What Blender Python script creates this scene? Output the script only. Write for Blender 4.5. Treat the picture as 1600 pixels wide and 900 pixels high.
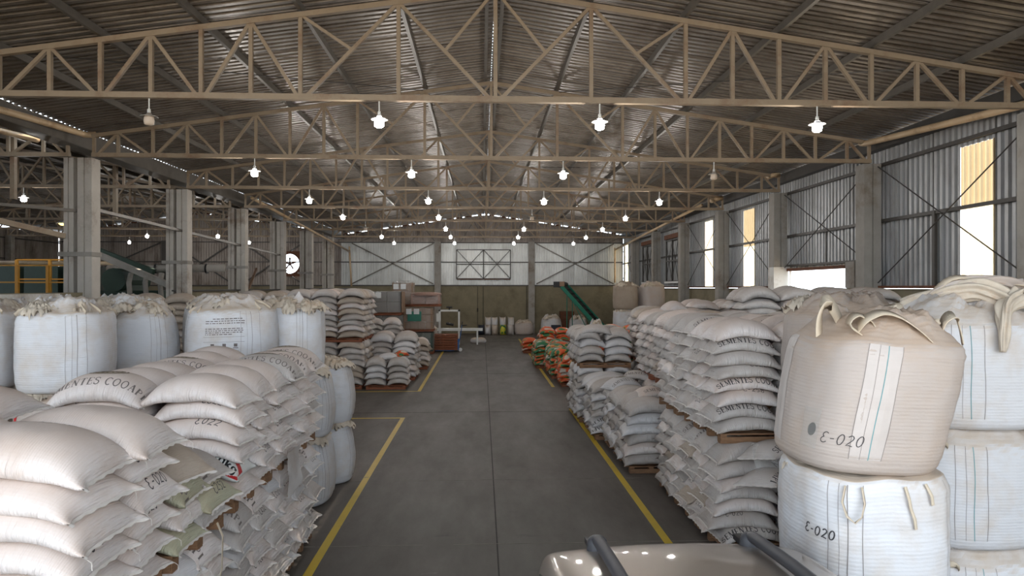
import bpy, math, random
import numpy as np
from mathutils import Vector, Matrix, noise
PI = math.pi
R = math.radians
for o in list(bpy.data.objects):
    bpy.data.objects.remove(o)
C = bpy.context.scene.collection
scene = bpy.context.scene
rnd = random.Random(7)

# ------------------------------------------------------------------ camera, sky, sun, exposure
CAMZ = 3.72
cd = bpy.data.cameras.new('camera')
cd.sensor_width = 36.0
cd.lens = 24.0
cd.shift_y = -1.0 / 1600
cd.clip_end = 400
cam = bpy.data.objects.new('camera', cd)
C.objects.link(cam)
cam.location = (0, 0, CAMZ)
cam.rotation_euler = (R(90), 0, R(-2.52))
scene.camera = cam
scene.view_settings.view_transform = 'Standard'
scene.view_settings.look = 'None'
scene.view_settings.gamma = 1.0
scene.view_settings.use_curve_mapping = False
scene.view_settings.exposure = 0.55
scene.cycles.use_denoising = True
scene.cycles.max_bounces = 7
scene.cycles.diffuse_bounces = 4
scene.cycles.glossy_bounces = 3
scene.cycles.transmission_bounces = 4
scene.cycles.sample_clamp_indirect = 6.0
scene.cycles.caustics_reflective = False
scene.cycles.caustics_refractive = False

w = bpy.data.worlds.new('sky')
scene.world = w
w.use_nodes = True
nt = w.node_tree
nt.nodes.clear()
wo = nt.nodes.new('ShaderNodeOutputWorld')
bg = nt.nodes.new('ShaderNodeBackground')
bg.inputs[0].default_value = (0.80, 0.90, 1.0, 1)
bg.inputs[1].default_value = 3.7
nt.links.new(bg.outputs[0], wo.inputs[0])

sd = bpy.data.lights.new('sun', 'SUN')
sd.energy = 7.0
sd.angle = R(0.6)
sd.color = (1.0, 0.90, 0.76)
sun = bpy.data.objects.new('sun', sd)
C.objects.link(sun)
sun.rotation_euler = (R(-24), R(16), 0)

LAMP_POWER = 62.0

# ------------------------------------------------------------------ materials
def newmat(name):
    m = bpy.data.materials.new(name)
    m.use_nodes = True
    n = m.node_tree
    n.nodes.clear()
    out = n.nodes.new('ShaderNodeOutputMaterial')
    b = n.nodes.new('ShaderNodeBsdfPrincipled')
    n.links.new(b.outputs[0], out.inputs[0])
    return m, n, b, out

def rgb(c):
    return (c[0], c[1], c[2], 1)

def s2l(r, g, b):
    f = lambda v: (v / 255 / 12.92) if v / 255 <= 0.04045 else ((v / 255 + 0.055) / 1.055) ** 2.4
    return (f(r), f(g), f(b))

def mixc(n, fac, a, b, mode='MIX'):
    x = n.nodes.new('ShaderNodeMix')
    x.data_type = 'RGBA'
    x.blend_type = mode
    for s, v in ((0, fac), (6, a), (7, b)):
        if isinstance(v, (int, float)):
            x.inputs[s].default_value = v
        elif isinstance(v, tuple):
            x.inputs[s].default_value = rgb(v)
        else:
            n.links.new(v, x.inputs[s])
    return x.outputs[2]

def ramp(n, src, p0, p1, c0=(0, 0, 0), c1=(1, 1, 1)):
    r = n.nodes.new('ShaderNodeValToRGB')
    r.color_ramp.elements[0].position = p0
    r.color_ramp.elements[1].position = p1
    r.color_ramp.elements[0].color = rgb(c0)
    r.color_ramp.elements[1].color = rgb(c1)
    n.links.new(src, r.inputs[0])
    return r.outputs[0]

def coords(n, kind='Object', scale=(1, 1, 1)):
    t = n.nodes.new('ShaderNodeTexCoord')
    mp = n.nodes.new('ShaderNodeMapping')
    mp.inputs['Scale'].default_value = scale
    n.links.new(t.outputs[kind], mp.inputs[0])
    return mp.outputs[0]

def wcoords(n, scale=(1, 1, 1)):
    t = n.nodes.new('ShaderNodeNewGeometry')
    mp = n.nodes.new('ShaderNodeMapping')
    mp.inputs['Scale'].default_value = scale
    n.links.new(t.outputs['Position'], mp.inputs[0])
    return mp.outputs[0]

def noise_t(n, vec, scale, detail=4, rough=0.6):
    t = n.nodes.new('ShaderNodeTexNoise')
    t.inputs['Scale'].default_value = scale
    t.inputs['Detail'].default_value = detail
    t.inputs['Roughness'].default_value = rough
    n.links.new(vec, t.inputs['Vector'])
    return t.outputs[0]

def bump(n, b, h, strength, dist=0.01):
    x = n.nodes.new('ShaderNodeBump')
    x.inputs['Strength'].default_value = strength
    x.inputs['Distance'].default_value = dist
    n.links.new(h, x.inputs['Height'])
    n.links.new(x.outputs[0], b.inputs['Normal'])

def rand_val(n):
    oi = n.nodes.new('ShaderNodeObjectInfo')
    g = n.nodes.new('ShaderNodeNewGeometry')
    a = n.nodes.new('ShaderNodeMath'); a.operation = 'ADD'
    n.links.new(oi.outputs['Random'], a.inputs[0])
    n.links.new(g.outputs['Random Per Island'], a.inputs[1])
    f = n.nodes.new('ShaderNodeMath'); f.operation = 'FRACT'
    n.links.new(a.outputs[0], f.inputs[0])
    return f.outputs[0]

def simple(name, col, rough=0.6, metal=0.0, var=0.15, scale=6.0, spec=0.5, dirt=None, world=True, bstr=0.0, stretch=(1, 1, 1)):
    m, n, b, out = newmat(name)
    vec = wcoords(n, stretch) if world else coords(n, 'Object', stretch)
    nz = noise_t(n, vec, scale, 5, 0.65)
    c2 = tuple(c * (1 - var * 2) for c in col)
    base = mixc(n, ramp(n, nz, 0.3, 0.75), c2, col)
    if dirt:
        nd = noise_t(n, vec, scale * 0.4, 6, 0.7)
        base = mixc(n, ramp(n, nd, 0.52, 0.72), base, dirt)
    n.links.new(base, b.inputs['Base Color'])
    b.inputs['Roughness'].default_value = rough
    b.inputs['Metallic'].default_value = metal
    b.inputs['Specular IOR Level'].default_value = spec
    if bstr:
        bump(n, b, nz, bstr, 0.01)
    return m

def sack_mat(name, col, dust, var=0.14, weave=520.0, rough=0.62, dirt_amt=0.6, topdust=0.45):
    m, n, b, out = newmat(name)
    oc = coords(n, 'Object')
    rv = rand_val(n)
    ca = tuple(c * (1 - var) for c in col)
    cb = tuple(min(1, c * (1 + var * 0.6)) for c in col)
    base = mixc(n, rv, ca, cb)
    off = n.nodes.new('ShaderNodeVectorMath'); off.operation = 'ADD'
    oi = n.nodes.new('ShaderNodeObjectInfo')
    sc = n.nodes.new('ShaderNodeVectorMath'); sc.operation = 'SCALE'; sc.inputs['Scale'].default_value = 0.7
    n.links.new(oi.outputs['Location'], sc.inputs[0])
    n.links.new(oc, off.inputs[0]); n.links.new(sc.outputs[0], off.inputs[1])
    big = noise_t(n, off.outputs[0], 2.6, 5, 0.6)
    dr = ramp(n, big, 0.45, 0.72)
    k = n.nodes.new('ShaderNodeMath'); k.operation = 'MULTIPLY'; k.inputs[1].default_value = dirt_amt
    n.links.new(dr, k.inputs[0])
    base = mixc(n, k.outputs[0], base, dust)
    # dust that settles on upward faces of a stored bag
    g = n.nodes.new('ShaderNodeNewGeometry')
    sp = n.nodes.new('ShaderNodeSeparateXYZ')
    n.links.new(g.outputs['True Normal'], sp.inputs[0])
    up = ramp(n, sp.outputs[2], 0.3, 0.9)
    k2 = n.nodes.new('ShaderNodeMath'); k2.operation = 'MULTIPLY'; k2.inputs[1].default_value = topdust
    n.links.new(up, k2.inputs[0])
    base = mixc(n, k2.outputs[0], base, dust)
    n.links.new(base, b.inputs['Base Color'])
    b.inputs['Roughness'].default_value = rough
    b.inputs['Specular IOR Level'].default_value = 0.35
    # weave: fine ribs across the tape
    uv = n.nodes.new('ShaderNodeUVMap')
    sx = n.nodes.new('ShaderNodeSeparateXYZ')
    n.links.new(uv.outputs[0], sx.inputs[0])
    wv = n.nodes.new('ShaderNodeTexWave')
    wv.bands_direction = 'X'
    wv.inputs['Scale'].default_value = weave / 20.0
    wv.inputs['Distortion'].default_value = 1.2
    wv.inputs['Detail'].default_value = 2
    wv.inputs['Detail Scale'].default_value = 2
    n.links.new(uv.outputs[0], wv.inputs['Vector'])
    fine = noise_t(n, oc, 38, 3, 0.6)
    mm = n.nodes.new('ShaderNodeMath'); mm.operation = 'MULTIPLY_ADD'
    n.links.new(fine, mm.inputs[0]); mm.inputs[1].default_value = 0.8
    n.links.new(wv.outputs[1], mm.inputs[2])
    # short creases across the bag, strongest along its flanks and ends
    cr = n.nodes.new('ShaderNodeTexNoise')
    cr.inputs['Scale'].default_value = 1.0
    cr.inputs['Detail'].default_value = 3
    mpc = n.nodes.new('ShaderNodeMapping'); mpc.inputs['Scale'].default_value = (46, 5, 1) if weave > 400 else (26, 3, 1)
    n.links.new(uv.outputs[0], mpc.inputs[0])
    n.links.new(mpc.outputs[0], cr.inputs['Vector'])
    side = ramp(n, sp.outputs[2], 0.15, 0.8, (1, 1, 1), (0.12, 0.12, 0.12))
    cm = n.nodes.new('ShaderNodeMath'); cm.operation = 'MULTIPLY'
    n.links.new(cr.outputs[0], cm.inputs[0]); n.links.new(side, cm.inputs[1])
    b1 = n.nodes.new('ShaderNodeBump'); b1.inputs['Strength'].default_value = 0.95 if weave > 400 else 0.3
    b1.inputs['Distance'].default_value = 0.03
    n.links.new(cm.outputs[0], b1.inputs['Height'])
    b2 = n.nodes.new('ShaderNodeBump'); b2.inputs['Strength'].default_value = 0.3; b2.inputs['Distance'].default_value = 0.004
    n.links.new(mm.outputs[0], b2.inputs['Height'])
    n.links.new(b1.outputs[0], b2.inputs['Normal'])
    n.links.new(b2.outputs[0], b.inputs['Normal'])
    return m

def corr_mat(name, col, rough, metal, stain, world_stain=1.0):
    m, n, b, out = newmat(name)
    rv = rand_val(n)
    vec = wcoords(n, (1, 1, 0.35))
    nz = noise_t(n, vec, 1.6, 6, 0.7)
    base = mixc(n, rv, tuple(c * 0.85 for c in col), tuple(min(1, c * 1.1) for c in col))
    k = n.nodes.new('ShaderNodeMath'); k.operation = 'MULTIPLY'; k.inputs[1].default_value = 0.8 * world_stain
    n.links.new(ramp(n, nz, 0.46, 0.72), k.inputs[0])
    base = mixc(n, k.outputs[0], base, stain)
    n.links.new(base, b.inputs['Base Color'])
    b.inputs['Metallic'].default_value = metal
    n2 = noise_t(n, vec, 7, 4, 0.6)
    mr = n.nodes.new('ShaderNodeMapRange')
    mr.inputs['To Min'].default_value = rough - 0.1
    mr.inputs['To Max'].default_value = rough + 0.15
    n.links.new(n2, mr.inputs[0])
    n.links.new(mr.outputs[0], b.inputs['Roughness'])
    bump(n, b, n2, 0.15, 0.01)
    return m

M = {}
M['beam'] = simple('tan_painted_steel', s2l(160, 141, 118), 0.55, 0.0, 0.08, 3.0, dirt=s2l(128, 98, 74))
M['beam_dark'] = simple('dark_steel', s2l(74, 70, 66), 0.5, 0.3, 0.12, 4.0)
M['purlin'] = simple('galvanised_purlin', s2l(112, 106, 98), 0.42, 0.45, 0.12, 4.0)
M['roof'] = corr_mat('roof_metal', s2l(128, 120, 112), 0.36, 0.45, s2l(90, 76, 64))
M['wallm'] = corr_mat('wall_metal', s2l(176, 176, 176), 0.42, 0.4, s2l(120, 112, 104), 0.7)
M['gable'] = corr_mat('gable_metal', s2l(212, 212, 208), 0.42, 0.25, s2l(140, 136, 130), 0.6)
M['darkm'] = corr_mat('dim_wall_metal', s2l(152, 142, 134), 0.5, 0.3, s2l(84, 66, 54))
M['conc'] = simple('wall_concrete', s2l(136, 126, 102), 0.85, 0, 0.14, 1.1, dirt=s2l(98, 88, 66), bstr=0.1)
M['conc_grey'] = simple('column_concrete', s2l(158, 152, 144), 0.85, 0, 0.12, 1.8, dirt=s2l(112, 96, 80), bstr=0.1)
M['conc_left'] = simple('whitewashed_column', s2l(196, 188, 178), 0.85, 0, 0.10, 1.6, dirt=s2l(120, 100, 82), bstr=0.1)
M['conc_white'] = simple('painted_and_doorlit_concrete', s2l(215, 212, 206), 0.8, 0, 0.06, 2, dirt=s2l(150, 132, 110))  # white paint, and door light coloured onto the column blocks
M['rust'] = simple('rusty_steel', s2l(110, 66, 42), 0.8, 0, 0.2, 9, dirt=s2l(66, 44, 34))
M['pipe'] = simple('beige_plastic_pipe', s2l(206, 178, 142), 0.4, 0, 0.06, 3, dirt=s2l(150, 116, 84))
M['wood'] = simple('pallet_wood', s2l(142, 106, 76), 0.8, 0, 0.2, 9, dirt=s2l(104, 70, 46), stretch=(1, 1, 6))
M['wood_red'] = simple('brown_pallet_wood', s2l(150, 88, 58), 0.8, 0, 0.2, 9, dirt=s2l(92, 54, 38), stretch=(1, 1, 6))
M['sack'] = sack_mat('woven_sack', s2l(218, 210, 207), s2l(190, 168, 153), topdust=0.65)
M['sack_grey'] = sack_mat('grey_woven_sack', s2l(190, 184, 180), s2l(160, 144, 132))
M['sack_tan'] = sack_mat('tan_woven_sack', s2l(184, 170, 156), s2l(156, 138, 122))
M['sack_blue'] = sack_mat('white_woven_sack', s2l(212, 209, 210), s2l(182, 172, 164), dirt_amt=0.3)
M['sack_green'] = sack_mat('greenish_woven_sack', s2l(178, 176, 152), s2l(160, 144, 118))
M['hem'] = simple('sack_hem', s2l(212, 204, 197), 0.7, 0, 0.08, 14, world=False)
M['fibc'] = sack_mat('bulk_bag_fabric', s2l(203, 202, 204), s2l(184, 164, 142), 0.07, 300, 0.6, 0.5, 0.85)
M['fibc_tan'] = sack_mat('dusty_bulk_bag_fabric', s2l(180, 168, 160), s2l(176, 152, 130), 0.06, 300, 0.65, 0.45, 0.8)
M['fibc_brown'] = sack_mat('brown_bulk_bag_fabric', s2l(160, 144, 128), s2l(130, 112, 94), 0.06, 300, 0.65, 0.4)
M['flap'] = simple('stained_cream_cloth', s2l(206, 192, 174), 0.75, 0, 0.1, 7, world=False, dirt=s2l(172, 144, 116))
M['strap'] = simple('cream_webbing', s2l(206, 190, 168), 0.7, 0, 0.1, 12, world=False)
M['panel_tan'] = simple('dusty_side_band', s2l(192, 182, 176), 0.55, 0, 0.04, 8, world=False)
M['panel'] = simple('woven_side_band', s2l(196, 190, 188), 0.55, 0, 0.04, 8, world=False)
M['seam'] = simple('dark_seam_thread', s2l(138, 130, 126), 0.8, 0, 0.1, 12)
M['seam_blue'] = simple('teal_seam_thread', s2l(104, 156, 160), 0.8, 0, 0.1, 12)
M['ink'] = simple('black_ink', s2l(62, 58, 60), 0.7, 0, 0.1, 20)
M['ink_soft'] = simple('faded_print_ink', s2l(112, 102, 98), 0.7, 0, 0.1, 20)
M['emblem'] = simple('olive_print_ink', s2l(128, 112, 88), 0.7, 0, 0.2, 20)
M['red'] = simple('red_print', s2l(190, 36, 40), 0.5, 0, 0.1, 8)
M['white'] = simple('white_paint', s2l(225, 224, 220), 0.5, 0, 0.05, 5)
M['black'] = simple('black_plastic', s2l(34, 34, 36), 0.45, 0, 0.1, 8)
M['dark_green'] = simple('dark_green_paint', s2l(40, 62, 50), 0.5, 0, 0.15, 5)
M['teal'] = simple('teal_green_paint', s2l(22, 116, 94), 0.45, 0, 0.12, 6)
M['belt'] = simple('black_rubber_belt', s2l(26, 28, 28), 0.6, 0, 0.1, 6)
M['yellow'] = simple('yellow_painted_steel', s2l(214, 150, 40), 0.5, 0, 0.1, 6)
M['blue'] = simple('blue_painted_steel', s2l(34, 96, 160), 0.45, 0, 0.1, 6)
M['grey_box'] = simple('grey_cardboard', s2l(112, 108, 104), 0.5, 0, 0.12, 5)
M['tan_box'] = simple('tan_cardboard', s2l(146, 116, 92), 0.6, 0, 0.12, 5)
M['pink_box'] = simple('pinkish_paper_sack', s2l(160, 126, 112), 0.55, 0, 0.12, 5)
M['paper'] = simple('paper_sheet', s2l(226, 226, 224), 0.6, 0, 0.03, 5)
M['ink_navy'] = simple('navy_print', s2l(38, 44, 58), 0.6, 0, 0.2, 7)
M['alu'] = simple('lamp_aluminium', s2l(190, 186, 180), 0.35, 0.7, 0.06, 8)
M['pot'] = simple('porcelain', s2l(220, 200, 180), 0.4, 0, 0.05, 8)

def print_sack(name, cols, scale=2.2):
    m, n, b, out = newmat(name)
    oc = coords(n, 'Object')
    oi = n.nodes.new('ShaderNodeObjectInfo')
    off = n.nodes.new('ShaderNodeVectorMath'); off.operation = 'ADD'
    n.links.new(oc, off.inputs[0]); n.links.new(oi.outputs['Location'], off.inputs[1])
    mpp = n.nodes.new('ShaderNodeMapping'); mpp.inputs['Scale'].default_value = (1, 1.4, 3.0)
    n.links.new(off.outputs[0], mpp.inputs[0])
    nz = noise_t(n, mpp.outputs[0], scale, 0, 0.3)
    r = n.nodes.new('ShaderNodeValToRGB')
    r.color_ramp.interpolation = 'CONSTANT'
    while len(r.color_ramp.elements) < len(cols):
        r.color_ramp.elements.new(0.5)
    for e, (p, c) in zip(r.color_ramp.elements, cols):
        e.position = p
        e.color = rgb(c)
    n.links.new(nz, r.inputs[0])
    n.links.new(r.outputs[0], b.inputs['Base Color'])
    b.inputs['Roughness'].default_value = 0.5
    return m
OR_ = s2l(206, 88, 44); GR_ = s2l(44, 108, 68); WH_ = s2l(196, 186, 172); YE_ = s2l(170, 150, 70)
M['orange_sack'] = print_sack('orange_printed_sack', [(0, GR_), (0.36, YE_), (0.40, OR_), (0.66, WH_)])
M['green_sack'] = print_sack('green_printed_sack', [(0, OR_), (0.38, YE_), (0.42, GR_), (0.64, WH_)])
M['yellow_sack'] = print_sack('yellow_green_printed_sack', [(0, GR_), (0.45, s2l(196, 190, 60)), (0.6, s2l(196, 190, 60)), (0.8, WH_)])

def glass_mat(name, col, alpha, rough=0.15):
    m, n, b, out = newmat(name)
    b.inputs['Base Color'].default_value = rgb(col)
    b.inputs['Roughness'].default_value = rough
    b.inputs['Alpha'].default_value = alpha
    return m
M['wrap'] = glass_mat('stretch_wrap_film', s2l(210, 206, 200), 0.22, 0.3)
M['car_glass'] = simple('dark_car_glass', s2l(22, 24, 26), 0.06, 0, 0.05, 4, spec=0.8)

def emis(name, col, st):
    m, n, b, out = newmat(name)
    e = n.nodes.new('ShaderNodeEmission')
    e.inputs[0].default_value = rgb(col)
    e.inputs[1].default_value = st
    n.links.new(e.outputs[0], out.inputs[0])
    return m
M['lamp_on'] = emis('lit_bulb', (1.0, 0.98, 0.95), 30)
M['lamp_yellow'] = emis('lit_yellow_bulb', (1.0, 0.66, 0.2), 3.0)

def car_mat():
    m, n, b, out = newmat('champagne_car_paint')
    b.inputs['Base Color'].default_value = rgb(s2l(158, 146, 136))
    b.inputs['Metallic'].default_value = 0.55
    b.inputs['Roughness'].default_value = 0.35
    b.inputs['Coat Weight'].default_value = 0.8
    b.inputs['Coat Roughness'].default_value = 0.06
    vec = wcoords(n)
    nz = noise_t(n, vec, 900, 2, 0.5)
    bump(n, b, nz, 0.03, 0.001)
    return m
M['car'] = car_mat()
M['rail'] = simple('charcoal_roof_rail', s2l(66, 66, 70), 0.5, 0.1, 0.06, 10)

def translucent(name, col, tcol):
    m, n, b, out = newmat(name)
    t = n.nodes.new('ShaderNodeBsdfTranslucent')
    nz = noise_t(n, wcoords(n), 3.0, 5, 0.6)
    n.links.new(mixc(n, nz, tuple(c * .8 for c in tcol), tcol), t.inputs[0])
    b.inputs['Base Color'].default_value = rgb(col)
    b.inputs['Roughness'].default_value = 0.5
    mx = n.nodes.new('ShaderNodeMixShader')
    mx.inputs[0].default_value = 0.75
    n.links.new(b.outputs[0], mx.inputs[1])
    n.links.new(t.outputs[0], mx.inputs[2])
    n.links.new(mx.outputs[0], out.inputs[0])
    return m
M['fibre_yellow'] = translucent('yellowed_fibreglass', s2l(210, 180, 130), (0.40, 0.31, 0.19))
M['fibreglass'] = translucent('translucent_fibreglass', s2l(220, 200, 160), (1.0, 0.86, 0.62))

def floor_mat():
    m, n, b, out = newmat('worn_floor_concrete')
    v = wcoords(n)
    vs = wcoords(n, (1.0, 0.3, 1))
    big = noise_t(n, v, 0.16, 5, 0.6)
    base = mixc(n, ramp(n, big, 0.3, 0.7), s2l(96, 86, 80), s2l(84, 82, 75))
    med = noise_t(n, vs, 1.3, 7, 0.7)
    base = mixc(n, ramp(n, med, 0.35, 0.75), base, s2l(76, 69, 63))
    sc = noise_t(n, wcoords(n, (0.5, 1.6, 1)), 1.1, 8, 0.75)
    base = mixc(n, ramp(n, sc, 0.655, 0.76), base, s2l(124, 118, 112))
    dk = noise_t(n, wcoords(n, (0.7, 1.7, 1)), 0.9, 7, 0.7)
    base = mixc(n, ramp(n, dk, 0.62, 0.74), base, s2l(58, 55, 51))
    fine = noise_t(n, v, 60, 4, 0.7)
    k = n.nodes.new('ShaderNodeMath'); k.operation = 'MULTIPLY'; k.inputs[1].default_value = 0.25
    n.links.new(fine, k.inputs[0])
    base = mixc(n, k.outputs[0], base, s2l(62, 57, 54))
    n.links.new(base, b.inputs['Base Color'])
    mr = n.nodes.new('ShaderNodeMapRange')
    mr.inputs['To Min'].default_value = 0.38
    mr.inputs['To Max'].default_value = 0.75
    n.links.new(med, mr.inputs[0])
    n.links.new(mr.outputs[0], b.inputs['Roughness'])
    b.inputs['Specular IOR Level'].default_value = 0.4
    bump(n, b, fine, 0.1, 0.004)
    return m
M['floor'] = floor_mat()
M['joint'] = simple('floor_joint', s2l(60, 56, 52), 0.9, 0, 0.2, 8)
M['joint_light'] = simple('pale_floor_joint', s2l(136, 130, 122), 0.9, 0, 0.3, 3)
def line_mat():
    m, n, b, out = newmat('worn_yellow_floor_paint')
    v = wcoords(n)
    nz = noise_t(n, v, 5.0, 7, 0.75)
    base = mixc(n, ramp(n, nz, 0.6, 0.68), s2l(196, 166, 40), s2l(116, 102, 66))
    nb = noise_t(n, v, 0.8, 3, 0.6)
    base = mixc(n, ramp(n, nb, 0.5, 0.8), base, s2l(170, 146, 52))
    n.links.new(base, b.inputs['Base Color'])
    b.inputs['Roughness'].default_value = 0.42
    return m
M['line'] = line_mat()
M['daylit_sheet'] = corr_mat('daylit_sheet_metal', s2l(244, 244, 240), 0.45, 0.05, s2l(190, 186, 180), 0.4)  # paler than the gable: daylight through the panel put into its colour
M['ground'] = simple('sunlit_yard', s2l(196, 178, 152), 0.9, 0, 0.1, 0.4)

# ------------------------------------------------------------------ mesh helpers
class MB:
    def __init__(s):
        s.v = []; s.f = []
    def quad(s, a, b, c, d):
        i = len(s.v); s.v += [tuple(a), tuple(b), tuple(c), tuple(d)]; s.f.append((i, i + 1, i + 2, i + 3)); return s
    def box(s, c, d, rz=0.0, mat=None):
        i = len(s.v)
        h = Vector(d) / 2
        m = mat if mat is not None else (Matrix.Rotation(rz, 3, 'Z') if rz else None)
        for z in (-1, 1):
            for (x, y) in ((-1, -1), (1, -1), (1, 1), (-1, 1)):
                p = Vector((x * h.x, y * h.y, z * h.z))
                if m is not None: p = m @ p
                s.v.append((p.x + c[0], p.y + c[1], p.z + c[2]))
        s.f += [(i, i + 3, i + 2, i + 1), (i + 4, i + 5, i + 6, i + 7), (i, i + 1, i + 5, i + 4), (i + 1, i + 2, i + 6, i + 5),
                (i + 2, i + 3, i + 7, i + 6), (i + 3, i, i + 4, i + 7)]
        return s
    def beam(s, p0, p1, w, h, up=(0, 0, 1)):
        p0 = Vector(p0); p1 = Vector(p1)
        d = (p1 - p0); L = d.length; d = d.normalized()
        u = Vector(up)
        if abs(d.dot(u)) > 0.99: u = Vector((0, 1, 0))
        x = d.cross(u).normalized(); z = x.cross(d).normalized()
        m = Matrix((x, d, z)).transposed()
        return s.box((p0 + p1) / 2, (w, L, h), mat=m)
    def tube(s, pts, r, n=10, cap=True):
        pts = [Vector(p) for p in pts]
        rr = r if isinstance(r, (list, tuple)) else [r] * len(pts)
        i0 = len(s.v); ref = None
        for k, p in enumerate(pts):
            t = (pts[min(k + 1, len(pts) - 1)] - pts[max(k - 1, 0)]).normalized()
            if ref is None:
                ref = Vector((0, 0, 1)) if abs(t.z) < 0.9 else Vector((1, 0, 0))
            a = t.cross(ref).normalized(); b = a.cross(t).normalized(); ref = b
            for j in range(n):
                q = 2 * PI * j / n
                s.v.append(tuple(p + (a * math.cos(q) + b * math.sin(q)) * rr[k]))
        for k in range(len(pts) - 1):
            for j in range(n):
                a0 = i0 + k * n + j; a1 = i0 + k * n + (j + 1) % n
                s.f.append((a0, a1, a1 + n, a0 + n))
        if cap:
            s.f.append(tuple(i0 + j for j in reversed(range(n))))
            s.f.append(tuple(i0 + (len(pts) - 1) * n + j for j in range(n)))
        return s
    def ribbon(s, pts, wdir, w, th=0.004):
        pts = [Vector(p) for p in pts]
        i0 = len(s.v)
        for k, p in enumerate(pts):
            t = (pts[min(k + 1, len(pts) - 1)] - pts[max(k - 1, 0)]).normalized()
            wd = wdir[k] if isinstance(wdir, list) else wdir
            wd = Vector(wd); wd = (wd - t * wd.dot(t)).normalized()
            nn = t.cross(wd).normalized()
            for (a, b) in ((-1, -1), (1, -1), (1, 1), (-1, 1)):
                s.v.append(tuple(p + wd * (a * w / 2) + nn * (b * th / 2)))
        for k in range(len(pts) - 1):
            for j in range(4):
                a0 = i0 + k * 4 + j; a1 = i0 + k * 4 + (j + 1) % 4
                s.f.append((a0, a1, a1 + 4, a0 + 4))
        return s
    def lathe(s, prof, n=20, c=(0, 0, 0)):
        i0 = len(s.v)
        for (r, z) in prof:
            for j in range(n):
                q = 2 * PI * j / n
                s.v.append((c[0] + r * math.cos(q), c[1] + r * math.sin(q), c[2] + z))
        for k in range(len(prof) - 1):
            for j in range(n):
                a0 = i0 + k * n + j; a1 = i0 + k * n + (j + 1) % n
                s.f.append((a0, a1, a1 + n, a0 + n))
        return s
    def mesh(s, name, mat, smooth=False):
        me = bpy.data.meshes.new(name)
        me.from_pydata(s.v, [], s.f)
        if mat is not None: me.materials.append(mat)
        if smooth:
            me.polygons.foreach_set('use_smooth', [True] * len(me.polygons))
        me.update()
        return me
    def build(s, name, mat, parent=None, smooth=False, loc=None):
        return put(name, s.mesh(name, mat, smooth), parent, loc)

def put(name, me, parent=None, loc=None, rot=None, scale=None):
    o = bpy.data.objects.new(name, me)
    C.objects.link(o)
    if parent is not None: o.parent = parent
    if loc is not None: o.location = loc
    if rot is not None: o.rotation_euler = rot
    if scale is not None: o.scale = scale
    return o

def tag(o, label=None, cat=None, group=None, kind=None):
    if label: o['label'] = label
    if cat: o['category'] = cat
    if group: o['group'] = group
    if kind: o['kind'] = kind
    return o

def empty(name, loc=(0, 0, 0), rz=0.0):
    o = bpy.data.objects.new(name, None)
    o.empty_display_size = 0.1
    C.objects.link(o)
    o.location = loc
    o.rotation_euler = (0, 0, rz)
    return o

def copy_tree(o, kids, parent=None):
    c = o.copy(); C.objects.link(c); c.parent = parent
    for k in kids.get(o.name, ()):
        copy_tree(k, kids, c)
    return c

ORD = ['zeroth', 'first', 'second', 'third', 'fourth', 'fifth', 'sixth', 'seventh', 'eighth', 'ninth', 'tenth', 'eleventh', 'twelfth', 'thirteenth', 'fourteenth']

# ------------------------------------------------------------------ setting: floor, walls, roofs
XR = 0.26                      # ridge of the main hall
XL2 = -22.2                    # ridge of the side hall
Y0, Y1 = -3.6, 55.2
SL = 0.1456
ZC = 9.46                      # top chord axis at the ridge
ZB = 7.35                      # bottom chord axis
TY = [13.2 + 6 * i for i in range(7)]
def zroof(x, xc): return ZC + 0.22 - SL * abs(x - xc)

tag(MB().box((-11, 26, -0.1), (46, 61, 0.2)).build('floor', M['floor']), kind='structure')
tag(MB().box((0, -32, -0.12), (90, 56.4, 0.2)).build('ground', M['ground']), kind='structure')
tag(MB().box((42, 26, -0.12), (60, 60, 0.2)).build('ground', M['ground']), kind='structure')

# painted floor lines and joints
def strip(name, pts, mat, z=0.002):
    m = MB()
    for (x0, y0, x1, y1) in pts:
        m.box(((x0 + x1) / 2, (y0 + y1) / 2, z), (x1 - x0, y1 - y0, 0.003))
    return tag(m.build(name, mat), kind='structure')
strip('floor_marking', [(-2.31, 4.0, -2.19, 19.6), (-6.0, 19.5, -2.31, 19.6)], M['line'])
strip('floor_marking', [(-2.31, 24.6, -2.19, 40.0), (-8.0, 24.5, -2.19, 24.6)], M['line'])
strip('floor_marking', [(2.65, 4.0, 2.77, 20.8), (2.77, 20.7, 4.0, 20.8)], M['line'])
strip('floor_marking', [(2.60, 25.4, 2.72, 49.0)], M['line'])
j = MB()
for x in (0.22, -5.8, 6.2): j.box((x, 26, 0.001), (0.022, 58, 0.003))
for y in (20.4, 29.5, 35.0, 41.0, 47.0): j.box((0, y, 0.001), (22, 0.018, 0.003))
tag(j.build('floor_joint', M['joint']), kind='structure')
j = MB()
for y in (9.9, 13.2, 5.5):
    x = -10.5
    while x < 11:
        L = 0.5 + 1.6 * rnd.random()
        j.box((x + L / 2, y, 0.0012), (L, 0.014, 0.003)); x += L + 0.02 + 0.5 * rnd.random() ** 3
tag(j.build('floor_joint', M['joint_light']), kind='structure')

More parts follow.
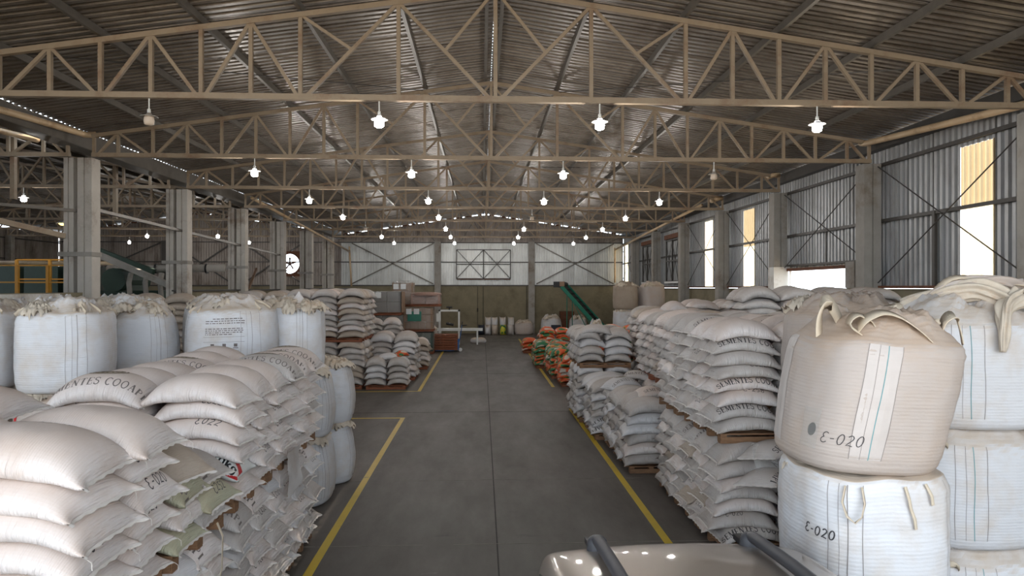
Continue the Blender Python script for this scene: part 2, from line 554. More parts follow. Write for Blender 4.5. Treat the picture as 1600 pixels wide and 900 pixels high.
# one corrugated sheet: ribs run along +Y of the mesh, width along +X
def corr_mesh(name, width, length, mat, pitch=0.2, depth=0.05, z0=0.0, topslope=0.0):
    m = MB(); xs = []
    n = max(1, round(width / pitch)); p = width / n
    for i in range(n):
        for fx, d in ((0.0, 0), (0.46, 0), (0.52, 1), (0.94, 1)):
            xs.append(((i + fx) * p, d * depth))
    xs.append((width, 0))
    for (x, z) in xs:
        m.v.append((x, 0, z)); m.v.append((x, length + topslope * x, z))
    for i in range(len(xs) - 1):
        m.f.append((2 * i, 2 * i + 2, 2 * i + 3, 2 * i + 1))
    return m.mesh(name, mat)

def roof(name, xc, xa, xb, mat, y0=Y0, y1=Y1):
    """ceiling: two slopes of metre-wide sheets over lengthwise purlins"""
    root = tag(empty(name, (xc, 0, ZC + 0.22)), kind='structure')
    ang = math.atan(SL)
    for sgn, xe in ((-1, xa), (1, xb)):
        L = abs(xe - xc) / math.cos(ang)
        me = corr_mesh('roof_sheet', 1.06, L, mat, depth=.062)
        y = y0
        k = 0
        while y < y1 - 0.05:
            o = put('roof_sheet', me, root)
            # mesh X -> building Y, mesh Y -> down the slope
            ex = Vector((0, 1, 0)); ey = Vector((sgn * math.cos(ang), 0, -math.sin(ang)))
            ez = ex.cross(ey)
            if ez.z < 0: ez = -ez
            mt = Matrix((ex, ey, ez)).transposed().to_4x4()
            mt.translation = Vector((0, y, 0.012 * (k % 2)))
            o.matrix_local = mt
            y += 1.0; k += 1
    # purlins
    xs = [0.16] + [1.86 * i for i in range(1, 6)]
    for sgn in (-1, 1):
        for q in xs:
            x = sgn * q
            z = -SL * q - 0.075
            MB().box((x, (y0 + y1) / 2, z), (0.075, y1 - y0, 0.15)).build('purlin', M['purlin'], root)
    # sag rods: thin diagonal ties between trusses
    for i in range(6):
        for sgn in (-1, 1):
            a, b = (1.86, 9.3) if i % 2 else (9.3, 1.86)
            if i in (0, 2, 5):
                MB().tube([(sgn * a, TY[i], -SL * a - 0.18), (sgn * b, TY[i] + 6, -SL * b - 0.18)], 0.012, 6).build('tie_rod', M['beam_dark'], root)
    return root
roof('ceiling', XR, -11.03, 11.58, M['roof'])
roof('ceiling', XL2, -33.3, -11.62, M['roof'], 6.0)

# eave beams
tag(MB().box((11.42, 26, 7.83), (0.26, 59, 0.34)).build('trim_1', M['beam_dark']), kind='structure')
g = MB()
g.box((-11.3, 26, 7.62), (0.5, 59, 0.04)).box((-11.05, 26, 7.83), (0.03, 59, 0.44)).box((-11.56, 26, 7.77), (0.03, 59, 0.3))
tag(g.build('trim_2', M['purlin']), kind='structure')

# ------------------------------------------------------------------ right wall
ZW = 3.68
bays = [1.2, 7.2] + TY + [Y1]
wall = tag(empty('wall_right', (11.4, 0, 0)), kind='structure')
b = MB()
b.box((0.15, (Y0 + 20.4) / 2, ZW / 2), (0.2, 20.4 - Y0, ZW))
b.box((0.15, (25.1 + Y1) / 2, ZW / 2), (0.2, Y1 - 25.1, ZW))
b.build('concrete_wall', M['conc'], wall)
# recessed concrete panels show raised pilasters and cap
for i, y in enumerate(bays):
    if y in (19.2, 25.2): continue
    MB().box((0.02, y, ZW / 2 - 0.02), (0.12, 0.7, ZW - 0.04)).build('pilaster', M['conc'], wall)
MB().box((0.05, (Y0 + 20.4) / 2, ZW + 0.05), (0.36, 20.4 - Y0, 0.07)).build('wall_cap', M['rust'], wall)
MB().box((0.05, (25.3 + Y1) / 2, ZW + 0.05), (0.36, Y1 - 25.3, 0.07)).build('wall_cap', M['rust'], wall)
sheet_full = corr_mesh('metal_sheet', 1.0, 4.12, M['wallm'], depth=.075)
sheet_top = corr_mesh('metal_sheet', 1.0, 3.4, M['wallm'], depth=.075)
strip_me = corr_mesh('translucent_strip', 1.1, 3.35, M['fibreglass'])
strip_lo = corr_mesh('translucent_strip', 1.25, 3.35, M['fibreglass'])
head_me = corr_mesh('metal_sheet', 1.1, 0.75, M['wallm'])
strips = {14.87: strip_me, 28.4: strip_lo, 33.6: strip_lo, 53.4: strip_lo}
def place_v(me, x, y, z, parent, flip=False, name='metal_sheet'):
    o = put(name, me, parent)
    ex = Vector((0, 1, 0)); ey = Vector((0, 0, 1)); ez = Vector((1, 0, 0))
    mt = Matrix((ex, ey, ez)).transposed().to_4x4()
    mt.translation = Vector((x, y, z))
    o.matrix_local = mt
    return o
y = Y0 + 0.0
segs = []
for s_ in sorted(strips):
    segs.append((y, s_)); y = s_ + (1.1 if s_ < 20 else 1.25)
segs.append((y, Y1))
k = 0
for (a, e) in segs:
    n = max(1, round((e - a) / 1.0)); wd = (e - a) / n
    for i in range(n):
        yy = a + i * wd
        zz, me = ZW + 0.06, sheet_full
        if yy + wd > 20.2 and yy < 24.9:
            zz, me = 4.42, sheet_top
        o = place_v(me, 0.13 + 0.008 * (k % 2), yy, zz, wall)
        o.scale = (wd * 1.05, 1, 1)
        k += 1
for s_, me in strips.items():
    if s_ in (14.87, 28.4):
        h_ = 1.95 if s_ < 20 else 1.75
        wd_ = 1.1 if s_ < 20 else 1.25
        place_v(corr_mesh('translucent_strip', wd_, h_, M['fibreglass']), 0.14, s_, ZW + 0.06, wall, name='translucent_strip')
        place_v(corr_mesh('translucent_strip', wd_, 3.35 - h_, M['fibre_yellow']), 0.14, s_, ZW + 0.06 + h_, wall, name='translucent_strip')
    else:
        place_v(me, 0.14, s_, ZW + 0.06, wall, name='translucent_strip')
    o = place_v(head_me, 0.13, s_, ZW + 3.41, wall)
    o.scale = (1.0 if s_ < 20 else 1.14, 1, 1)
for z in (5.62, 7.22):
    MB().box((0.03, (Y0 + Y1) / 2, z), (0.07, Y1 - Y0, 0.09)).build('wall_girt', M['beam_dark'], wall)
MB().box((0.0, 22.5, 4.52), (0.1, 5.6, 0.07)).build('wall_girt', M['beam_dark'], wall)
for i in range(len(bays) - 1):
    ya, yb = bays[i] + 0.25, bays[i + 1] - 0.25
    if i in (6, 7): continue
    lo = 3.85 if i != 3 else 4.45
    for (p, q) in (((ya, lo), (yb, 7.15)), ((ya, 7.15), (yb, lo))):
        MB().tube([(-0.14, p[0], p[1]), (-0.14, q[0], q[1])], 0.016, 6).build('bracing_rod', M['beam_dark'], wall)
    ym = (ya + yb) / 2
    if i == 2: MB().box((0.02, 16.75, 4.67), (0.08, 0.1, 1.95)).build('girt_post', M['beam_dark'], wall)
    if i == 3: MB().box((0.02, ym, 5.05), (0.03, 0.03, 1.1)).build('girt_post', M['beam_dark'], wall)
# hung sliding window frames in the two far bays
for (yc) in (40.1, 46.2):
    f = empty('window_%d' % (1 if yc < 43 else 2), (11.28, yc, 0)); f['kind'] = 'structure'
    MB().box((0, 0, 6.75), (0.16, 2.9, 0.26)).build('window_header', M['rust'], f)
    fr = MB()
    for yy in (-1.3, 0.0, 1.3): fr.box((0.02, yy, 5.35), (0.08, 0.12, 2.6))
    for zz in (4.08, 5.3, 6.55): fr.box((0.02, 0, zz), (0.08, 2.7, 0.08))
    fr.build('window_frame', M['beam_dark'], f)
    MB().box((0.0, 0, 4.02), (0.14, 2.9, 0.10)).build('window_sill', M['white'], f)
    for sy in (-0.65, 0.65):
        MB().beam((0, sy - 0.6, 4.12), (0, sy + 0.6, 6.5), 0.03, 0.03, (1, 0, 0)).beam((0, sy + 0.6, 4.12), (0, sy - 0.6, 6.5), 0.03, 0.03, (1, 0, 0)).build('window_bracing', M['beam_dark'], f)
# door opening in the second bay
d = empty('door_1', (11.4, 22.8, 0)); d['kind'] = 'structure'
MB().box((0.05, 0.0, 4.37), (0.24, 4.7, 0.10)).build('door_lintel', M['rust'], d)
MB().box((0.1, -2.2, 1.9), (0.34, 0.35, 3.75)).build('door_jamb', M['conc'], d)
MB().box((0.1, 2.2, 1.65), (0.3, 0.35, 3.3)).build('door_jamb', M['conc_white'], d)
MB().box((0.0, 1.98, 2.2), (0.06, 0.06, 4.3)).build('door_track', M['white'], d)
MB().box((-0.28, 2.4, 3.75), (0.54, 0.50, 1.45)).build('doorside_block', M['conc_white'], d)  # white stands for door light falling on the column face
MB().box((-0.28, 2.4, 3.25), (0.70, 0.62, 0.62)).build('doorside_block', M['conc_white'], d)  # wider foot, the same door light put into its white
MB().box((-0.08, -2.6, 4.1), (0.4, 0.5, 0.8)).build('doorside_block', M['conc_grey'], d)
# a pale yard wall seen through the door, and low boundary wall
tag(MB().box((19.0, 24, 1.4), (0.3, 26, 2.8)).build('exterior_wall', M['ground']), kind='structure')

# ------------------------------------------------------------------ columns
def col_me(name, wx, wy, h, mat):
    m = MB()
    a, g_, dp = wx / 2, 0.02, 0.04
    xs = [(-a, -wy / 2), (-g_, -wy / 2), (-g_, -wy / 2 + dp), (g_, -wy / 2 + dp), (g_, -wy / 2), (a, -wy / 2), (a, wy / 2), (g_, wy / 2), (g_, wy / 2 - dp), (-g_, wy / 2 - dp), (-g_, wy / 2), (-a, wy / 2)]
    n = len(xs)
    for z in (0, h):
        for (x, y) in xs: m.v.append((x, y, z))
    for i in range(n):
        m.f.append((i, (i + 1) % n, n + (i + 1) % n, n + i))
    m.f.append(tuple(range(n, 2 * n)))
    return m.mesh(name, mat)
cm_r = col_me('column', 0.5, 0.45, 7.24, M['conc_grey'])
cm_l = col_me('column', 0.38, 0.42, 7.24, M['conc_left'])
cm_l2 = col_me('column', 0.26, 0.36, 7.24, M['conc_left'])
collar = MB().box((0, 0, 0), (0.9, 0.5, 0.12)).mesh('column_collar', M['conc_grey'])
for i, y in enumerate([7.2] + TY):
    tag(put('column', cm_r, None, (11.12, y, 0)), kind='structure')
    tag(put('column', cm_l, None, (-10.76, y, 0)), kind='structure')
    c2 = tag(put('column', cm_l2, None, (-11.2, y, 0)), kind='structure')
    put('column_collar', collar, c2, (0.2, 0, 4.62))

# ------------------------------------------------------------------ far gable wall
def gable(name, xc, xa, xb, mat, mat2, with_panel):
    wl = tag(empty(name, (0, Y1, 0)), kind='structure')
    MB().box(((xa + xb) / 2, 0.2, 1.92), (xb - xa, 0.3, 3.84)).build('concrete_wall', M['conc'], wl)
    MB().box(((xa + xb) / 2, 0.08, 3.87), (xb - xa, 0.24, 0.09)).build('wall_cap', M['beam_dark'], wl)
    n = round(xb - xa); wd = (xb - xa) / n
    for i in range(n):
        x0 = xa + i * wd
        spans = ((3.9, 7.32, mat), (7.36, None, mat2))
        if not with_panel and -16.4 < x0 < -14.9: spans = ((3.9, 4.62, mat), (6.6, 7.32, mat), (7.36, None, mat2))
        for (zl, zt, mt_) in spans:
            za = (zroof(x0, xc) - 0.07) if zt is None else zt
            zb = (zroof(x0 + wd, xc) - 0.07) if zt is None else zt
            me = corr_mesh('metal_sheet', wd * 1.03, za - zl, mt_, 0.2, 0.05, 0, (zb - za) / wd)
            o = put('metal_sheet', me, wl)
            mt = Matrix(((1, 0, 0), (0, 0, -1), (0, 1, 0))).to_4x4()
            mt.translation = Vector((x0, 0.1 + 0.008 * (i % 2), zl))
            o.matrix_local = mt
    # blocks that break up the gap under the roof
    for i in range(int((xb - xa) / 0.9)):
        x = xa + 0.5 + i * 0.9 + rnd.uniform(-0.2, 0.2)
        MB().box((x, 0.08, zroof(x, xc) - 0.05), (rnd.uniform(0.3, 0.7), 0.05, 0.12)).build('closure_block', M['rust'], wl)
    for z in (5.75, 7.32):
        MB().box(((xa + xb) / 2, -0.01, z), (xb - xa, 0.08, 0.08)).build('wall_girt', M['beam_dark'], wl)
    return wl
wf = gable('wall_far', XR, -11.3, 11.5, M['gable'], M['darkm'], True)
for x in (-3.55, 4.0):
    MB().box((x, -0.15, 3.7), (0.5, 0.32, 7.4)).build('pier', M['conc_grey'], wf)
for x in (0.1, 3.62): MB().box((x, 0.035, 1.9), (0.04, 0.04, 3.8)).build('panel_joint', M['joint'], wf)
for (xa, xb) in ((-10.4, -3.9), (4.4, 10.7)):
    for (p, q) in (((xa, 4.0), (xb, 7.25)), ((xa, 7.25), (xb, 4.0))):
        MB().beam((p[0], -0.08, p[1]), (q[0], -0.08, q[1]), 0.09, 0.09, (0, 1, 0)).build('brace', M['purlin'], wf)
# hung panel with its own bracing
pn = empty('panel_frame', (0, 0, 0)); pn.parent = wf
fr = MB()
xa, xb, za, zb = -2.05, 2.3, 4.42, 6.75
for x in (xa, xb, (xa + xb) / 2): fr.box((x, -0.1, (za + zb) / 2), (0.07, 0.07, zb - za))
for z in (za, (za + zb) / 2, zb): fr.box(((xa + xb) / 2, -0.1, z), (xb - xa, 0.07, 0.07))
for (p, q) in ((xa, (xa + xb) / 2), ((xa + xb) / 2, xb)):
    fr.beam((p, -0.1, za), (q, -0.1, zb), 0.05, 0.05, (0, 1, 0)).beam((p, -0.1, zb), (q, -0.1, za), 0.05, 0.05, (0, 1, 0))
bpy.data.objects.remove(pn)
fr.build('panel_frame', M['beam_dark'], wf)
ps = corr_mesh('panel_sheet', 0.87, 2.28, M['daylit_sheet'])
for i in range(5):
    o = put('panel_sheet', ps, wf)
    mt = Matrix(((1, 0, 0), (0, 0, -1), (0, 1, 0))).to_4x4(); mt.translation = Vector((xa + .87 * i, 0.02, za + .02)); o.matrix_local = mt
MB().box(((xa + xb) / 2, -0.14, za - 0.05), (xb - xa, 0.05, 0.05)).build('panel_rail', M['rust'], wf)
# light zigzag braces in the gable top
for i in range(-5, 6):
    x = XR + i * 2.0
    zt = zroof(x, XR) - 0.45
    MB().beam((x, -0.12, 7.35), (x + (1.0 if i % 2 else -1.0), -0.12, zt), 0.05, 0.05, (0, 1, 0)).build('brace', M['purlin'], wf)
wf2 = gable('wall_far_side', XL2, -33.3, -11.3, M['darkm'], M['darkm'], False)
for x in (-25.0, -19.4, -14.0):
    MB().box((x, -0.15, 3.7), (0.45, 0.3, 7.4)).build('pier', M['beam_dark'], wf2)
for (xa, xb) in ((-24.6, -19.8), (-19.0, -14.3), (-32.5, -25.4)):
    for (p, q) in (((xa, 4.0), (xb, 7.25)), ((xa, 7.25), (xb, 4.0))):
        MB().beam((p[0], -0.08, p[1]), (q[0], -0.08, q[1]), 0.09, 0.09, (0, 1, 0)).build('brace', M['beam_dark'], wf2)

# left outer wall
wl = tag(empty('wall_left', (-33.4, 0, 0)), kind='structure')
MB().box((-0.1, 26, 1.8), (0.2, 59, 3.6)).build('concrete_wall', M['conc'], wl)
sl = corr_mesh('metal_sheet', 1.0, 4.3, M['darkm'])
for i in range(31):
    place_v(sl, 0.1, Y1 - 1 - i, 3.6, wl, True)
for z in (4.7, 5.75, 7.2): MB().box((0.2, 40, z), (0.07, 31, 0.09)).build('wall_girt', M['beam_dark'], wl)
for y in TY: MB().box((0.45, y, 3.7), (0.4, 0.4, 7.3)).build('column', M['conc_grey'], wl)
# far end of side hall, camera side: closed
tag(MB().box((-22.4, 6.0, 4.6), (22, 0.2, 9.2)).build('wall_near_side', M['darkm']), kind='structure')

# wall between the two halls with openings
wm = tag(empty('wall_between', (-10.95, 0, 0)), kind='structure')
for (a, e, mt_) in ((Y0, 17.6, M['conc']), (25.2, Y1, M['conc'])):
    MB().box((0, (a + e) / 2, 1.79), (0.2, e - a, 3.58)).build('concrete_wall', mt_, wm)
MB().box((0, 18.5, 1.79), (0.28, 2.0, 3.58)).build('concrete_wall', M['conc'], wm)
MB().box((0.12, 14.8, 3.2), (0.05, 6.4, 0.72)).build('whitewashed_band', M['conc_white'], wm)
MB().box((0, 40, 3.60), (0.34, 30, 0.06)).build('wall_cap', M['beam_dark'], wm)
# gate end of the hall: header beam over the open gate, closed corners
wn = tag(empty('wall_front', (0, Y0, 0)), kind='structure')
MB().box((-10.6, 0, 3.8), (1.0, 0.3, 7.6)).box((11.0, 0, 3.8), (1.0, 0.3, 7.6)).build('gate_pier', M['conc'], wn)

# ------------------------------------------------------------------ roof trusses
P_ = 0.93
def truss_members():
    T = []
    def zt(k): return -SL * P_ * abs(k)
    zb = ZB - ZC
    E = 11.75
    for s in (-1, 1):
        T.append(('top_chord', (0, 0), (s * E * P_, zt(E)), 0.10, 0.10))
    T.append(('bottom_chord', (-E * P_, zb), (E * P_, zb), 0.12, 0.11))
    ks = [0] + [s * k for s in (-1, 1) for k in (2, 4, 5, 6, 7, 8, 9, 10, 11)] + [-11.7, 11.7]
    for k in ks:
        wd = 0.15 if k == 0 else 0.075
        T.append(('post', (k * P_, zb), (k * P_, zt(k)), wd, 0.075))
    dg = []
    for s in (-1, 1):
        dg += [((s * 0.1, 'b'), (s * 2, 't')), ((s * 2, 't'), (s * 3.9, 'b')), ((s * 4.05, 'b'), (s * 5, 't')), ((s * 5, 't'), (s * 5.92, 'b')),
               ((s * 6.08, 'b'), (s * 7, 't')), ((s * 7, 't'), (s * 7.92, 'b')), ((s * 8.08, 'b'), (s * 9, 't')), ((s * 9, 't'), (s * 9.92, 'b')),
               ((s * 10.08, 'b'), (s * 11, 't')), ((s * 11, 't'), (s * 11.6, 'b'))]
    z_ = lambda q: (q[0] * P_, zb if q[1] == 'b' else zt(q[0]))
    for a, b_ in dg:
        T.append(('diagonal', z_(a), z_(b_), 0.065, 0.065))
    for s in (-1, 1):
        # short struts that meet the long diagonals at mid-length
        m1 = ((s * 1.05) * P_, (zb + zt(2)) / 2)
        T.append(('short_strut', (0, zt(0)), m1, 0.055, 0.055))
        m2 = ((s * 2.95) * P_, (zb + zt(2)) / 2)
        T.append(('short_strut', (s * 4 * P_, zt(4)), m2, 0.055, 0.055))
    return T
tmesh = []
for (nm, a, b_, wd, h) in truss_members():
    m = MB().beam((a[0], 0, a[1]), (b_[0], 0, b_[1]), h, wd, (0, 1, 0))
    tmesh.append((nm, m.mesh(nm, M['beam'])))
def truss(xc, y, label, group):
    t = empty('roof_truss', (xc, y, ZC))
    tag(t, label, 'roof truss', group)
    for nm, me in tmesh: put(nm, me, t)
    return t
for i, y in enumerate(TY):
    truss(XR, y, 'tan steel roof truss over the main aisle, %s from the camera' % ORD[i + 1], 'trusses over the main hall')
for i, y in enumerate(TY[1:], 1):
    truss(XL2, y, 'tan steel roof truss over the side hall, %s one back' % ORD[i], 'trusses over the side hall')

# ------------------------------------------------------------------ gutter pipes
def pipe(label, pts, r=0.075, mat='pipe'):
    return tag(MB().tube(pts, r, 12).build('drain_pipe', M[mat], smooth=True), label, 'pipe')
pipe('beige drain pipe along the top of the right wall, nearest the camera', [(11.2, 19.6, 7.98), (11.05, 19.45, 7.92), (11.02, 19.2, 7.86), (11.02, 13.2, 7.42), (11.02, 6, 7.0)], 0.085)
pipe('long beige drain pipe sloping down the far right wall', [(10.75, 33.0, 7.75), (10.75, 54.6, 6.75)], 0.075)
pipe('short beige pipe elbow at the fourth right column', [(11.1, 31.2, 7.85), (10.85, 31.1, 7.82), (10.8, 31.7, 7.8)], 0.11)
pipe('short beige pipe elbow at the third right column', [(11.15, 25.2, 7.95), (10.9, 25.1, 7.92), (10.85, 25.6, 7.9)], 0.09)
pipe('upper beige drain pipe left of the hall under the eave', [(-10.7, 19.4, 7.95), (-10.85, 19.2, 7.9), (-10.95, 17.0, 7.82), (-11.0, 9.0, 7.35)], 0.085)
pipe('lower beige drain pipe below the upper one at left', [(-11.75, 18.6, 7.62), (-12.2, 15.5, 7.55), (-12.8, 11.0, 7.2)], 0.075)
pipe('long beige drain pipe sloping down the left column row toward the far corner', [(-10.35, 31.2, 7.75), (-10.45, 54.4, 6.55)], 0.07)
pipe('upright beige pipe standing in the far left corner', [(-10.5, 54.6, 6.95), (-10.35, 54.7, 3.8)], 0.07)
pipe('upright beige pipe standing in the far right corner', [(10.72, 54.7, 6.9), (10.72, 54.7, 4.1)], 0.07)

# ------------------------------------------------------------------ pendant lamps
def lamp_parts():
    neck = MB().tube([(0, 0, 0), (0, 0, -0.22)], 0.014, 8)
    neck.lathe([(0.0, -0.20), (0.03, -0.20), (0.035, -0.27), (0.0, -0.28)], 12)
    shade = MB().lathe([(0.03, -0.26), (0.05, -0.30), (0.15, -0.335), (0.165, -0.355), (0.15, -0.35), (0.05, -0.32), (0.03, -0.30)], 24)
    bulb = MB().lathe([(0.045, -0.29), (0.085, -0.34), (0.095, -0.42), (0.088, -0.48), (0.05, -0.505), (0.0, -0.51)], 20)
    return (neck.mesh('stem', M['white']), shade.mesh('lamp_shade', M['alu'], True), bulb.mesh('bulb', M['lamp_on'], True), bulb.mesh('bulb', M['pot'], True))
LP = lamp_parts()
ld = bpy.data.lights.new('lamp_light', 'POINT')
ld.energy = LAMP_POWER
ld.shadow_soft_size = 0.09
ld.color = (1.0, 0.97, 0.93)
def lamp(x, y, z, label, group, on=True, mat=None, stem=0.0):
    t = tag(empty('pendant_lamp', (x, y, z)), label, 'lamp', group)
    put('stem', LP[0], t); put('lamp_shade', LP[1], t)
    put('bulb', LP[2] if on else LP[3], t)
    if stem:
        MB().tube([(0, 0, 0), (0, 0, stem)], 0.008, 6).build('suspension_cord', M['black'], t)
    if on:
        lo = bpy.data.objects.new('lamp_light', ld)
        C.objects.link(lo); lo.parent = t; lo.location = (0, 0, -0.62)
    return t
off = {(0, 0), (1, 3), (3, 2), (4, 0)}
names4 = ['far left', 'inner left', 'inner right', 'far right']
for i, y in enumerate(TY):
    for k, dx in enumerate((-6.45, -2.13, 2.13, 6.45)):
        on = (i, k) not in off
        lamp(0.16 + dx, y, ZB - 0.06, '%s pendant lamp, %s of four under the %s roof truss' % ('glowing' if on else 'unlit', names4[k], ORD[i + 1]), 'pendant lamps over the main hall', on)
for (x, i) in ((-16.4, 2), (-29.0, 4), (-20.7, 4), (-20.7, 5), (-16.4, 5), (-24.8, 6), (-20.6, 6), (-16.5, 6)):
    lamp(x, TY[i], ZB - 0.06, 'glowing pendant lamp in the side hall, %s truss, %s' % (ORD[i + 1], {-16.4: 'next to the columns', -29.0: 'by the outer wall', -20.7: 'just right of the ridge', -24.8: 'just left of the ridge', -20.6: 'near the ridge', -16.5: 'near the fan'}[x]), 'pendant lamps over the side hall')
t = tag(empty('pendant_lamp', (-22.2, TY[4], ZB)), 'dim yellow lamp with wide hood left of the second column pair', 'lamp')
MB().lathe([(0.03, -0.05), (0.12, -0.1), (0.3, -0.25), (0.26, -0.25), (0.1, -0.12)], 20).build('lamp_shade', M['alu'], t, True)
MB().lathe([(0.1, -0.16), (0.2, -0.26), (0.1, -0.34), (0, -0.36)], 16).build('bulb', M['lamp_yellow'], t, True)

# ------------------------------------------------------------------ filled sacks: a small cloth pressure model
def sim_sack(seed, L=1.0, W=0.64, nu=60, nv=36, thick=0.20, droop=0.0, fill=0.084, steps=130):
    g = np.random.default_rng(seed)
    du, dv = L / (nu - 1), W / (nv - 1)
    dd = math.hypot(du, dv)
    U, V = np.meshgrid(np.linspace(-L / 2, L / 2, nu), np.linspace(-W / 2, W / 2, nv), indexing='ij')
    P = np.zeros((2, nu, nv, 3))
    P[..., 0] = U; P[..., 1] = V
    env = np.sin(np.pi * (U / L + 0.5)) ** 0.5 * np.sin(np.pi * (V / W + 0.5)) ** 0.5
    ph = g.uniform(0, 6, 8)
    P[0, ..., 2] = thick / 2 + 0.06 * env
    P[1, ..., 2] = thick / 2 - 0.06 * env
    P += g.normal(0, 0.0015, P.shape)
    Q = P.copy()
    sg = np.array([1.0, -1.0])[:, None, None, None]
    def floor_(X, Y):
        f = -droop * np.clip(np.abs(X) / 0.46, 0, 1.2) ** 2.2 - 0.02 * np.clip(np.abs(Y) / 0.28, 0, 1.2) ** 2
        f = f + 0.010 * np.sin(7 * X + ph[0]) * np.sin(6 * Y + ph[1]) + 0.006 * np.sin(15 * X + ph[2])
        return f
    def rel(A, B, rest, kc, ks=1.0):
        d = B - A
        l = np.sqrt((d * d).sum(-1, keepdims=True)) + 1e-9
        e = (l - rest) / l
        k = np.where(e > 0, ks, kc)
        c = d * (0.5 * k * e)
        A += c; B -= c
    # flatter edges pull in: seams slightly shorter
    for it in range(steps):
        Vv = P - Q
        Q = P.copy()
        gu = np.gradient(P, axis=1); gv = np.gradient(P, axis=2)
        N = np.cross(gu, gv) * sg
        vol = (P * N).sum() / 3.0
        pr = max(0.0, (fill - vol) / fill)
        P = P + Vv * 0.90 + N * (pr * 26.0) / 1.0 * 0.9
        P[..., 2] -= 0.0005
        for _ in range(5):
            for s0 in (0, 1):
                a = P[:, s0:-1:2]; b = P[:, s0 + 1::2]; m = min(a.shape[1], b.shape[1]); rel(a[:, :m], b[:, :m], du, 0.12)
                a = P[:, :, s0:-1:2]; b = P[:, :, s0 + 1::2]; m = min(a.shape[2], b.shape[2]); rel(a[:, :, :m], b[:, :, :m], dv, 0.12)
                a = P[:, s0:-1:2, :-1]; b = P[:, s0 + 1::2, 1:]; m = min(a.shape[1], b.shape[1]); rel(a[:, :m], b[:, :m], dd, 0.02, 0.25)
                a = P[:, s0:-1:2, 1:]; b = P[:, s0 + 1::2, :-1]; m = min(a.shape[1], b.shape[1]); rel(a[:, :m], b[:, :m], dd, 0.02, 0.25)
            for sl in ((slice(None), 0), (slice(None), -1), (0, slice(None)), (-1, slice(None))):
                av = (P[(0,) + sl] + P[(1,) + sl]) / 2
                P[(0,) + sl] = av; P[(1,) + sl] = av
        f = floor_(P[..., 0], P[..., 1])
        P[..., 2] = np.clip(P[..., 2], f, f + thick)
    P[..., 0] -= P[..., 0].mean(); P[..., 1] -= P[..., 1].mean()
    # light smoothing removes sawtooth, keeps folds
    for _ in range(1):
        S = P.copy()
        S[:, 1:-1, 1:-1] = 0.6 * P[:, 1:-1, 1:-1] + 0.1 * (P[:, 2:, 1:-1] + P[:, :-2, 1:-1] + P[:, 1:-1, 2:] + P[:, 1:-1, :-2])
        P = S
    # the sewn end seams lie nearly straight
    for cu in (0, nu - 1):
        ze = P[0, cu, :, 2]; dz = ze - (ze.min() + 0.25 * (ze.mean() - ze.min()) + 0.0 * ze)
        wu = np.exp(-(np.abs(np.arange(nu) - cu) / 5.0) ** 1.5)
        P[..., 2] -= wu[None, :, None] * dz[None, None, :] * 0.85
    # seam corners stick out as little ears
    iu, iv = np.arange(nu), np.arange(nv)
    for cu, su in ((0, -1), (nu - 1, 1)):
        for cv, sv in ((0, -1), (nv - 1, 1)):
            wgt = np.exp(-((iu[:, None] - cu) / 3.0) ** 2 - ((iv[None, :] - cv) / 3.0) ** 2)
            P[..., 0] += su * 0.03 * wgt; P[..., 1] += sv * 0.012 * wgt
    P[..., 2] -= np.percentile(P[..., 2], 3)
    return P

def sack_faces(nu, nv):
    ti = np.arange(nu * nv).reshape(nu, nv)
    bi = np.full((nu, nv), -1)
    bi[1:-1, 1:-1] = nu * nv + np.arange((nu - 2) * (nv - 2)).reshape(nu - 2, nv - 2)
    e = bi < 0
    bi[e] = ti[e]
    F = []
    a, b, c, d = ti[:-1, :-1], ti[1:, :-1], ti[1:, 1:], ti[:-1, 1:]
    F.append(np.stack([a, b, c, d], -1).reshape(-1, 4))
    a, b, c, d = bi[:-1, :-1], bi[:-1, 1:], bi[1:, 1:], bi[1:, :-1]
    F.append(np.stack([a, b, c, d], -1).reshape(-1, 4))
    return np.concatenate(F)

def np_mesh(name, V, F, mats, smooth=True, uv=None, mi=None):
    me = bpy.data.meshes.new(name)
    me.vertices.add(len(V)); me.vertices.foreach_set('co', np.asarray(V, dtype=np.float32).ravel())
    k = F.shape[1]
    me.loops.add(F.size); me.loops.foreach_set('vertex_index', F.astype(np.int32).ravel())
    me.polygons.add(len(F))
    me.polygons.foreach_set('loop_start', np.arange(0, F.size, k, dtype=np.int32))
    me.polygons.foreach_set('loop_total', np.full(len(F), k, dtype=np.int32))
    for m in mats: me.materials.append(m)
    me.polygons.foreach_set('use_smooth', np.full(len(F), smooth))
    if mi is not None: me.polygons.foreach_set('material_index', np.asarray(mi, dtype=np.int32))
    if uv is not None:
        l = me.uv_layers.new(name='UVMap')
        l.data.foreach_set('uv', uv[F.ravel()].astype(np.float32).ravel())
    me.update(calc_edges=True)
    return me

